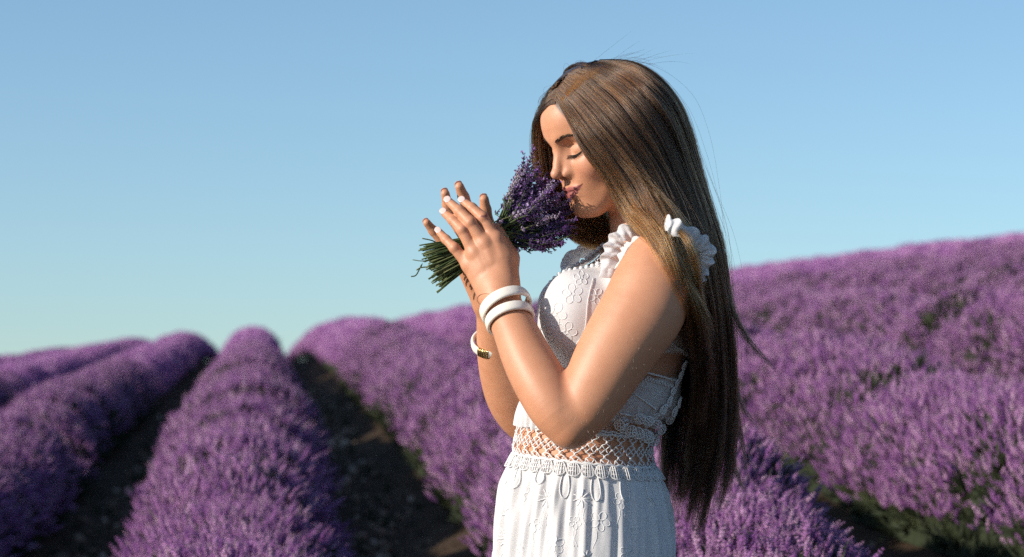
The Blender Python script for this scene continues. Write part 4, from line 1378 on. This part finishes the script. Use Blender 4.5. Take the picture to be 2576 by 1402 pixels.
# fine flyaway strands
fl = []
Gn = guides(NEAR, 30); Gb = guides(BACK, 30); Gf = guides(FAR, 30)
for k in range(800):
    src_ = [Gn, Gn, Gn, Gb, Gf][rh.integers(0, 5)]
    g = src_[rh.integers(0, len(src_)) if src_ is not Gn else rh.integers(2, 7)].copy()
    t = np.linspace(0, 1, 30)
    away = g - np.array([*(W(1560, 340, .02)[:2]), 0]); away[:, 2] = 0
    away = np.tile(rh.normal(0, 1, 3) * np.array([1, .7, .8]) + np.array([.5, -.1, .25]), (30, 1))
    g = g + away * (rh.uniform(.003, .018) * np.sin(math.pi * np.clip(t * rh.uniform(.7, 1.6), 0, 1)) ** 2)[:, None] + rh.normal(0, .004, 3)[None] * np.clip(t / .2, 0, 1)[:, None]
    fl.append(g)
for k in range(70):      # wisps lifting off the crown
    a = rh.uniform(-.06, .09); l = rh.uniform(-.03, .03)
    p0 = from_head((a, l, .115 - abs(a) * .45)); d = from_head((a - .05 - rh.uniform(0, .06), l + rh.normal(0, .02), .125 - abs(a) * .4 + rh.uniform(.0, .014)))
    e = from_head((a - .12, l + rh.normal(0, .03), .09 + rh.normal(0, .02)))
    s = np.linspace(0, 1, 30)[:, None]; fl.append(p0 * (1 - s) ** 2 + 2 * s * (1 - s) * d + s * s * e)
H.append(np.array(fl))
RAD = [np.full(len(h), r) for h, r in zip(H, [.00022, .00022, .00026, .00022] + [.00022] * (len(LOCKS) + 16) + [.00014])]
HP = np.concatenate(H); HR = np.concatenate(RAD)
shp = HP.shape
flat_ = push_out(HP.reshape(-1, 3)).reshape(shp)
# strands rest on neck, shoulder and back rather than running through them
pp = flat_.reshape(-1, 3)
tpar = np.tile(np.linspace(0, 1, shp[1]), shp[0])
sel = np.where((tpar > .25))[0]
for _ in range(2):
    qd = d_body(pp[sel].astype(f32))
    bad = qd < .004
    if not bad.any(): break
    b = sel[bad]
    gq = grad(d_body, pp[b].astype(f32))
    pp[b] += gq * (np.clip(.0045 - qd[bad], 0, .03))[:, None]
HP = pp.reshape(shp)
hc = bpy.data.hair_curves.new('hair')
hc.add_curves([shp[1]] * shp[0])
hc.attributes['position'].data.foreach_set('vector', HP.astype(f32).ravel())
ra = hc.attributes.get('radius') or hc.attributes.new('radius', 'FLOAT', 'POINT')
tp = np.linspace(0, 1, shp[1])
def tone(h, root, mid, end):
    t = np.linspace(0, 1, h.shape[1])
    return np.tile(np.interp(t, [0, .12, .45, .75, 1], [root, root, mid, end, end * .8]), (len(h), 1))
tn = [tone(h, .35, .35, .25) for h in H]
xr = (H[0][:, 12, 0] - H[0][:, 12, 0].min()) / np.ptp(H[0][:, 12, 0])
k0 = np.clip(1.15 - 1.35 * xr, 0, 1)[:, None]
tn[0] = tone(H[0], .42, .62, .75) * k0 + tone(H[0], .35, .12, .03) * (1 - k0)  # paler face-framing front lengths; rear strands carry painted shade
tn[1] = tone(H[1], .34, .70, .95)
tn[2] = tone(H[2], .2, .04, .0); tn[3] = tone(H[3], .35, .6, .85)  # back strands, and loose back locks below: shade behind her painted into their colour
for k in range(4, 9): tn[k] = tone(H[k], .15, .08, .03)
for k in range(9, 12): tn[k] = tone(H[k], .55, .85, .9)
_shade_z = np.clip((HP[..., 2] - zpx(880)) / (zpx(740) - zpx(880)), .12, 1)  # shade behind the arm painted in: strands darken with falling height
TN = np.concatenate(tn) * _shade_z + rh.normal(0, .07, (sum(len(h) for h in H), 1))
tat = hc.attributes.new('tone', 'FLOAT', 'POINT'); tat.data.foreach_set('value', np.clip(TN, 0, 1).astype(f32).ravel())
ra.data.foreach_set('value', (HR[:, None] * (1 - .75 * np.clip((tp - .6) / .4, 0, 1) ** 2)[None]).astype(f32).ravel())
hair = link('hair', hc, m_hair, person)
hair['label'] = 'long loose brown hair with lighter ends'
print('hair', len(HP), round(time.time() - T0, 1))

# soft dark under-layer so that no light comes through between the strands
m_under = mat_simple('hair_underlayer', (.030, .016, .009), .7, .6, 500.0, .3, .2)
def under(S, off, M=40, K=5):
    G = guides(S, M); n_ = len(G)
    us = np.linspace(0, n_ - 1, (n_ - 1) * K + 1); rows = []
    for u_ in us:
        i = min(int(u_), n_ - 2); f = u_ - i
        rows.append(G[i] * (1 - f) + G[i + 1] * f)
    A = np.array(rows)[:, 4:int(M * .78)]
    P = A + off * np.clip(np.linspace(0, 1, A.shape[1]) / .15, 0, 1)[None, :, None]
    sh_ = P.shape
    nn, mm_ = sh_[:2]
    P = push_out(P.reshape(-1, 3), -.010)
    q = np.arange(nn - 1)[:, None] * mm_ + np.arange(mm_ - 1)[None]
    return P, np.stack([q, q + 1, q + mm_ + 1, q + mm_], -1).reshape(-1, 4)
PV, PF, nb_ = [], [], 0
for S, off in ((NEAR, (0, .012, 0)), (BACK, (0, -.008, 0)), (FAR, (.004, .006, 0))):
    P, F = under(S, np.array(off)); PV.append(P); PF.append(F + nb_); nb_ += len(P)
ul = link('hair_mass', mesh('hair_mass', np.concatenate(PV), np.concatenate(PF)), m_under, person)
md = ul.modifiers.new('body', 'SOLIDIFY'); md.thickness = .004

# --- brows and lashes
m_lash = mat_simple('lash', (.012, .008, .006), .6)
m_brow = mat_simple('brow_hair', (.050, .028, .017), .6)
def on_face(f, l, u):
    """slide in along the forward axis until the face is met"""
    q = np.array([f + .02, l, u]); 
    for _ in range(60):
        v = float(d_head(from_head(q)[None].astype(f32))[0])
        if v < 2e-4: break
        q[0] -= min(v * .7, .004)
    return q
for sg in (1, -1):
    mb = MB()
    for k in range(130):
        s_ = rh.random()
        l = .0095 + .041 * s_; u = .0185 + .0085 * math.sin(min(1, s_ * 1.25) * 1.57) - .006 * max(0, s_ - .7) / .3 + rh.normal(0, .0018) * (1 - .6 * s_)
        q = on_face(.085, l * sg, u)
        d = np.array([-.25 - .4 * s_, (.75 + .3 * s_) * sg, .75 - 1.1 * s_]); d /= np.linalg.norm(d)
        L = rh.uniform(.005, .0085) * (1 - .3 * s_)
        a = from_head(q + np.array([.0002, 0, 0])); b = from_head(q + d * L * .5 + np.array([.0013, 0, 0])); c = from_head(q + d * L + np.array([.0006 - .0015 * s_, 0, 0]))
        mb.tube([a, b, c], [.00026, .00026, .0001], 3, cap=False)
    mb.build('eyebrow', m_brow, person)
    mb = MB()
    for k in range(46):
        s_ = k / 45
        l = .0175 + .0275 * s_; u = -.0085 - .0030 * math.sin(math.pi * s_) + .0035 * s_
        q = on_face(.075, l * sg, u)
        d = np.array([.75, (-.15 + .75 * s_) * sg, -.62]); d /= np.linalg.norm(d)
        L = (.0055 + .0040 * math.sin(math.pi * min(1, s_ * .8 + .15))) * rh.uniform(.8, 1.15)
        a = from_head(q - np.array([.0004, 0, 0])); b = from_head(q + d * L * .55 + np.array([0, 0, -.0006])); c = from_head(q + d * L + np.array([.0003, 0, .0006]))
        mb.tube([a, b, c], [.00030, .00024, .0001], 3, cap=False)
    line = [from_head(on_face(.075, (.0165 + .0290 * s_) * sg, -.0082 - .0030 * math.sin(math.pi * s_) + .0035 * s_) + np.array([.0001, 0, 0])) for s_ in np.linspace(0, 1, 12)]
    mb.tube(line, .00055, 5)
    mb.build('eyelashes', m_lash, person)

# --- fine fair hairs on the near arm
P0, P1 = [], []
ua = UARM_L[3:8, :3]; fa = FARM_L[0:4, :3]
for k in range(130):
    low = rh.random() < .9
    A = ua if low else fa
    t = rh.uniform(.2, len(A) - 1.05); i = int(t); c = A[i] * (1 - t + i) + A[i + 1] * (t - i)
    ax = A[i + 1] - A[i]; ax /= np.linalg.norm(ax)
    ang = rh.uniform(-1.5, 1.2); s_ = np.cross(ax, [0, -1., 0]); s_ /= np.linalg.norm(s_); e_ = np.cross(s_, ax)
    d = e_ * math.cos(ang) + s_ * math.sin(ang)
    if d[1] > 0: d = -d if abs(d[1]) > .3 else d
    P0.append(c); P1.append((d, ax if low else ax))
P0 = np.array(P0); D = np.array([p[0] for p in P1]); AXs = np.array([p[1] for p in P1])
t = np.full(len(P0), .085)
for _ in range(60):
    v = d_body((P0 + D * t[:, None]).astype(f32)); t -= np.clip(v * .8, -.004, .004)
R0 = P0 + D * t[:, None]; nn_ = grad(d_body, R0.astype(f32))
dirh = AXs * .8 + nn_ * .45 + rh.normal(0, .25, R0.shape); dirh /= np.linalg.norm(dirh, axis=1)[:, None]
fc_ = nn_[:, 1] < -.55; R0, nn_, AXs, dirh = R0[fc_], nn_[fc_], AXs[fc_], dirh[fc_]
Lh = rh.uniform(.004, .0085, len(R0))[:, None]
AH = np.stack([R0 - nn_ * .0003, R0 + dirh * Lh * .5 + nn_ * .0006, R0 + dirh * Lh + nn_ * .0004], 1)
ac = bpy.data.hair_curves.new('arm_hair'); ac.add_curves([3] * len(AH))
ac.attributes['position'].data.foreach_set('vector', AH.astype(f32).ravel())
r_a = ac.attributes.get('radius') or ac.attributes.new('radius', 'FLOAT', 'POINT')
r_a.data.foreach_set('value', np.tile(np.array([.00004, .00004, .00001]), len(AH)).astype(f32))
m_fair = mat_simple('fair_hair', (.92, .80, .62), .3, spec=.8)
link('arm_hair', ac, m_fair, person)
# --- nails
m_nail = mat_simple('pale_pink_nail', (.70, .50, .45), .18, spec=.6)
def nail(fj, nrm, scale=1.0, out=.0025):
    a, b = W(*fj[2][:3]), W(*fj[3][:3]); r = fj[3][3]
    ax = b - a; ax /= np.linalg.norm(ax)
    nr = nrm - ax * (nrm @ ax); nr /= np.linalg.norm(nr); sd = np.cross(ax, nr)
    Lb, wd = .0138 * scale, r * .84
    V = []; nu, nv = 9, 15
    for lay in (0, 1):
        for i in range(nv):
            v = i / (nv - 1)
            ww = wd * (max(.05, 1 - abs(v * 2 - 1) ** 3.2) ** .5 if v > .5 else max(.3, 1 - abs(v * 2 - 1) ** 3.0) ** .5)
            for k in range(nu):
                x = (k / (nu - 1) * 2 - 1)
                th = x * 1.05
                p = b + ax * (r + out - Lb * (1 - v)) + sd * (ww * math.sin(th) / math.sin(1.05)) + nr * (r * (.80 + .22 * math.cos(th)) * (1 - .30 * max(0, v - .35) ** 1.3) + .0003 - lay * .0009)
                V.append(p)
    F = []
    for i in range(nv - 1):
        for k in range(nu - 1):
            q = i * nu + k; F.append((q, q + 1, q + nu + 1, q + nu)); q2 = q + nu * nv; F.append((q2, q2 + nu, q2 + nu + 1, q2 + 1))
    loop = [k for k in range(nu)] + [i * nu + nu - 1 for i in range(1, nv)] + [(nv - 1) * nu + k for k in range(nu - 2, -1, -1)] + [i * nu for i in range(nv - 2, 0, -1)]
    for i in range(len(loop)):
        x, y = loop[i], loop[(i + 1) % len(loop)]; F.append((x, x + nu * nv, y + nu * nv, y))
    link('fingernail', mesh('fingernail', V, F), m_nail, person)
for fj in FING_L.values(): nail(fj, np.array([-.25, -.85, .45]))
for fj in FING_R.values(): nail(fj, np.array([-.15, .95, .35]), out=.0010)
print('details', round(time.time() - T0, 1))
# ------------------------------------------------------------------ bangles and thread
m_ivory = mat_simple('ivory_resin', (.80, .74, .64), .28, .12, 120.0, .05, spec=.5)
m_gold = mat_simple('brushed_gold_band', (.62, .45, .20), .30, .5, 400.0, .15, metal=1.0)
m_thread = mat_simple('brown_thread', (.34, .17, .10), .7)
def ring_frame(c, axis):
    ax = np.asarray(axis, float); ax /= np.linalg.norm(ax)
    e1 = np.cross(ax, [0, 1.0, 0]); e1 /= np.linalg.norm(e1); e2 = np.cross(ax, e1)
    return ax, e1, e2
def ring_mesh(name, c, axis, R, prof, mat, parent=None, n=96, a0=0.0, a1=2 * math.pi):
    """prof: list of (radial, axial) offsets going round the section"""
    ax, e1, e2 = ring_frame(c, axis)
    full = abs(a1 - a0 - 2 * math.pi) < 1e-6
    A = np.linspace(a0, a1, n, endpoint=not full)
    V = []
    for a in A:
        d = e1 * math.cos(a) + e2 * math.sin(a)
        for (r, h) in prof: V.append(c + d * (R + r) + ax * h)
    k = len(prof); F = []
    m = n if full else n - 1
    for i in range(m):
        j = (i + 1) % n
        for q in range(k):
            F.append((i * k + q, i * k + (q + 1) % k, j * k + (q + 1) % k, j * k + q))
    if not full:
        F.append(tuple(range(k))); F.append(tuple((n - 1) * k + q for q in range(k))[::-1])
    return link(name, mesh(name, np.array(V) - (0 if parent is not None else c), F), mat, parent)
def oval(rw, hh, n=16, p=2.6):
    return [(rw * math.copysign(abs(math.cos(t)) ** (2 / p), math.cos(t)), hh * math.copysign(abs(math.sin(t)) ** (2 / p), math.sin(t))) for t in np.linspace(0, 2 * math.pi, n, endpoint=False)]
AXL = FARM_L[5, :3] - FARM_L[3, :3]
def arm_at(F, t):
    i = int(t); return F[i, :3] * (1 - (t - i)) + F[min(i + 1, len(F) - 1), :3] * (t - i)
c1 = W(1283, 803, -.112); c2 = W(1272, 772, -.098)
ax1 = AXL / np.linalg.norm(AXL) + np.array([.10, .06, .0]); ax2 = AXL / np.linalg.norm(AXL) + np.array([-.02, .10, .0])
b1 = ring_mesh('bangle', c1, ax1, .0385, oval(.0036, .0088), m_ivory); b1.location = c1
tag(b1, 'thick ivory bangle lower down on the near forearm, closest to the elbow', 'bangle', 'ivory bangles on the near wrist')
b2 = ring_mesh('bangle', c2, ax2, .0415, oval(.0034, .0096), m_ivory); b2.location = c2
tag(b2, 'wide flared ivory bangle on the near wrist, touching the hand side', 'bangle', 'ivory bangles on the near wrist')
AXR = FARM_R[4, :3] - FARM_R[2, :3]
c3 = W(1241, 861, .118)
ax3 = AXR / np.linalg.norm(AXR) + np.array([.12, -.10, .0])
t3 = empty('bangle', tuple(c3)); tag(t3, 'slimmer ivory bangle with a gold band, on the far forearm', 'bangle')
ring_mesh('ring', c3, ax3, .0362, oval(.0034, .0082), m_ivory, t3)
axn, e1_, e2_ = ring_frame(c3, ax3)
best = max(np.linspace(0, 2 * math.pi, 180), key=lambda a: -(e1_ * math.cos(a) + e2_ * math.sin(a)) @ np.array([.50, 1.0, .1]))
ring_mesh('gold_band', c3, ax3, .0365, oval(.0040, .0089, 20), m_gold, t3, n=16, a0=best - .27, a1=best + .27)
for q in range(5):
    a = best - .21 + q * .105
    ring_mesh('gold_wire', c3, ax3, .0368, oval(.0042, .0091, 16), m_gold, t3, n=4, a0=a - .035, a1=a + .035)
# thin thread round the wrist
cw = np.array(W(1242, 766, -.092)); axw = AXL / np.linalg.norm(AXL) + np.array([.80, .0, .0])
axx, e1_, e2_ = ring_frame(cw, axw)
P = []
for a in np.linspace(0, 2 * math.pi, 80, endpoint=False):
    d = e1_ * math.cos(a) + e2_ * math.sin(a); t = .06
    for _ in range(50):
        v = float(d_body((cw + d * t)[None].astype(f32))[0])
        if v < 8e-4: break
        t -= min(.004, v * .8)
    P.append(cw + d * (t + .0004) + axx * .0008 * math.sin(3 * a))
mb = MB(); mb.tube(np.array(P) - cw, .00045, 5, closed=True)
th_ = mb.build('thread_bracelet', m_thread); th_.location = cw
tag(th_, 'thin brown thread round the near wrist, running under the bangles', 'bracelet')

# ------------------------------------------------------------------ the bunch of lavender
m_bud = plant_mat('cut_lavender_bud', [(0, (.030, .020, .060)), (.4, (.080, .045, .130)), (.72, (.165, .095, .23)), (1, (.40, .33, .41))], trans=.15, rough=.65)
m_petal = plant_mat('cut_lavender_petal', [(0, (.20, .08, .30)), (.6, (.33, .18, .44)), (1, (.50, .40, .58))], trans=.3)
m_cstem = plant_mat('cut_lavender_stem', [(0, (.035, .055, .020)), (.6, (.075, .105, .038)), (1, (.16, .17, .075))], trans=.05)
m_cut = mat_simple('cut_stem_end', (.34, .30, .17), .8)
def bouquet_spike(seed):
    """a flower head 55 mm long: whorls of swollen buds, some open; material 0 bud, 1 petal, 2 stem"""
    rg = np.random.default_rng(seed); V, F, Mi = [], [], []
    def put(v, f, m):
        o = len(V); V.extend([tuple(x) for x in v]); F.extend([tuple(i + o for i in q) for q in f]); Mi.extend([m] * len(f))
    L = .052; nw = 8
    for w_ in range(nw):
        q = w_ / (nw - 1)
        z = -.016 if w_ == 0 and rg.random() < .55 else L * (.06 + .94 * q)
        nf = [5, 6, 6, 6, 6, 5, 5, 4][w_]; s = .0092 * (1.05 - .42 * q) * (.8 if w_ == 0 else 1)
        for k in range(nf):
            a = 6.283 * (k + .5 * (w_ % 2)) / nf + rg.normal(0, .2)
            up = .85 + .5 * q + rg.normal(0, .2)
            d = np.array([math.cos(a), math.sin(a), up]); d /= np.linalg.norm(d)
            c = np.array([0, 0, z + rg.normal(0, .0012)]) + d * .0006
            v, f = blob(c, d, s * rg.uniform(.85, 1.2), s * .20, 5); put(v, f, 0)
            if rg.random() < .17:          # an open floret: small lobes at the mouth of the bud
                tip = c + d * s * .95
                b = np.cross(d, [.2, .9, .3]); b /= np.linalg.norm(b); e = np.cross(d, b)
                for p_ in range(4):
                    aa = 6.283 * p_ / 4 + rg.uniform(0, 1)
                    o = b * math.cos(aa) + e * math.sin(aa); w2 = np.cross(d, o)
                    r_ = .0030 * rg.uniform(.8, 1.3)
                    put([tip - w2 * r_ * .28, tip + o * r_ * .6 + d * r_ * .8 - w2 * r_ * .5, tip + o * r_ * 1.15 + d * r_ * .9, tip + o * r_ * .6 + d * r_ * .8 + w2 * r_ * .5, tip + w2 * r_ * .28], [(0, 1, 2, 3, 4)], 1)
    mb = MB(); mb.tube(np.array([(0, 0, -.018), (0, 0, 0), (0, 0, L * .95)]), .0009, 5); put(mb.V[0], mb.F, 2)
    me = mesh('flower_spike', V, F); 
    for m in (m_bud, m_petal, m_cstem): me.materials.append(m)
    me.polygons.foreach_set('material_index', np.array(Mi, np.int32)); me.update()
    return me
SPK = [bouquet_spike(s) for s in range(31, 37)]
bq_c = W(1250, 592, .0)
bouquet = empty('lavender_bunch', tuple(bq_c))
tag(bouquet, 'hand-held bunch of cut lavender, stem ends left, purple heads at the nose', 'lavender bunch')
rb = np.random.default_rng(77)
TOTAL = 172
spike_n = 0
for k in range(TOTAL):
    # where the head sits: a fan that opens from the hand towards the face
    ang = rb.uniform(-74, 17)
    lim = np.interp(ang, [-76, -62, -50, -38, -22, -8, 4, 14, 20], [188, 205, 203, 205, 214, 206, 186, 150, 110])
    rad = lim * (1 - .52 * rb.random() ** 1.25)
    depth = rb.normal(0, 1); depth = max(-1, min(1, depth * .62))
    arcw = math.sqrt(max(0, 1 - ((ang + 28) / 50) ** 2)) * .8 + .2
    Yt = -.016 - .030 * (rad / 190) + depth * .062 * arcw * (.35 + .65 * rad / 190)
    Yt += .050 * np.clip((-ang - 38) / 22, 0, 1)
    Yt += .034 * np.clip((ang + 24) / 14, 0, 1)
    a = math.radians(ang)
    tip = W(1258 + rad * math.cos(a), 586 + rad * math.sin(a), Yt)
    base0 = W(1252 + rb.normal(0, 9), 590 + rb.normal(0, 13), rb.normal(0, .010) - .004)
    d = tip - base0; dl = np.linalg.norm(d); d /= dl
    head = .060 * rb.uniform(.72, 1.12)
    d2 = d + rb.normal(0, .10, 3) + np.array([0, 0, .05]); d2 /= np.linalg.norm(d2)
    hb = tip - d2 * head
    o = link('flower_spike', SPK[k % 6], None, bouquet)
    rot = Vector(d2).to_track_quat('Z', 'Y').to_matrix().to_4x4() @ Matrix.Rotation(rb.uniform(0, 6.28), 4, 'Z')
    o.matrix_basis = Matrix.Translation(Vector(hb)) @ rot @ Matrix.Scale(head / .060, 4)
    # its stem: back through the hand to the cut end
    ea = rb.uniform(0, 6.283); er = math.sqrt(rb.random())
    across = np.array([.43, 0, -.90]); along = np.array([-.86, 0, .50]) * -1
    end = W(1088, 673, .0) + across * (.043 * er * math.cos(ea)) + np.array([0, .026 * er * math.sin(ea), 0]) + np.array([.86, 0, .5]) * rb.normal(0, .0065)
    grip = W(1196, 622, .0) + across * (.019 * er * math.cos(ea)) + np.array([0, .015 * er * math.sin(ea), 0])
    mid = (base0 + hb) / 2 + rb.normal(0, .003, 3)
    pts = [end, end * .5 + grip * .5 + rb.normal(0, .0015, 3), grip, base0 * .6 + grip * .4, base0, mid, hb - d2 * .014]
    mb = MB(); mb.tube(crom(np.array(pts), 13), .00115 * rb.uniform(.8, 1.25), 5)
    s = mb.build('stem', m_cstem, bouquet)
# a few stray stems, a bent leaf and two drooping stalks
def stray(path, r, name, mat=m_cstem, leaf=None):
    P = crom(np.array([W(*p) for p in path]), 12); mb = MB(); mb.tube(P, r, 5)
    if leaf:
        t = P[0] - P[3]; t /= np.linalg.norm(t); sd = np.cross(t, [0, 1., 0]); L = leaf
        V = [P[0], P[0] + t * L * .4 + sd * L * .14, P[0] + t * L, P[0] + t * L * .4 - sd * L * .14, P[0] + t * L * .4 + np.array([0, -.0015, 0])]
        mb.add(V, [(0, 1, 4), (1, 2, 4), (2, 3, 4), (3, 0, 4)])
    return mb.build(name, mat, bouquet)
stray([(1100, 612, -.02), (1085, 605, -.03), (1062, 600, -.034)], .0011, 'stray_stem')
stray([(1120, 608, -.02), (1090, 612, -.03), (1055, 618, -.036)], .0013, 'stray_stem')
stray([(1085, 655, -.02), (1060, 657, -.03), (1038, 654, -.03)], .0008, 'stray_stem')
stray([(1056, 676, -.02), (1046, 693, -.025), (1034, 696, -.025)], .0011, 'stray_leaf', leaf=.012)
stray([(1075, 672, -.02), (1058, 674, -.026), (1048, 680, -.03)], .0012, 'stray_leaf', leaf=.022)
stray([(1265, 608, -.01), (1300, 618, -.03), (1342, 619, -.04), (1400, 606, -.05), (1440, 590, -.05)], .0010, 'stray_stem')
stray([(1250, 580, -.03), (1266, 590, -.042), (1280, 597, -.045)], .0016, 'twine_end', m_cut)
for x, y, Y, s, dd in ((1313, 466, .01, .95, (.06, 0, 1)), (1326, 612, -.05, .8, (.9, -.1, -.35)), (1352, 606, -.055, .8, (.95, 0, -.1)), (1322, 440, .02, .9, (.3, .1, 1))):
    o = link('flower_spike', SPK[int(x) % 6], None, bouquet)
    o.matrix_basis = Matrix.Translation(Vector(W(x, y, Y))) @ Vector(dd).to_track_quat('Z', 'Y').to_matrix().to_4x4() @ Matrix.Scale(s, 4)
print('bouquet', round(time.time() - T0, 1))
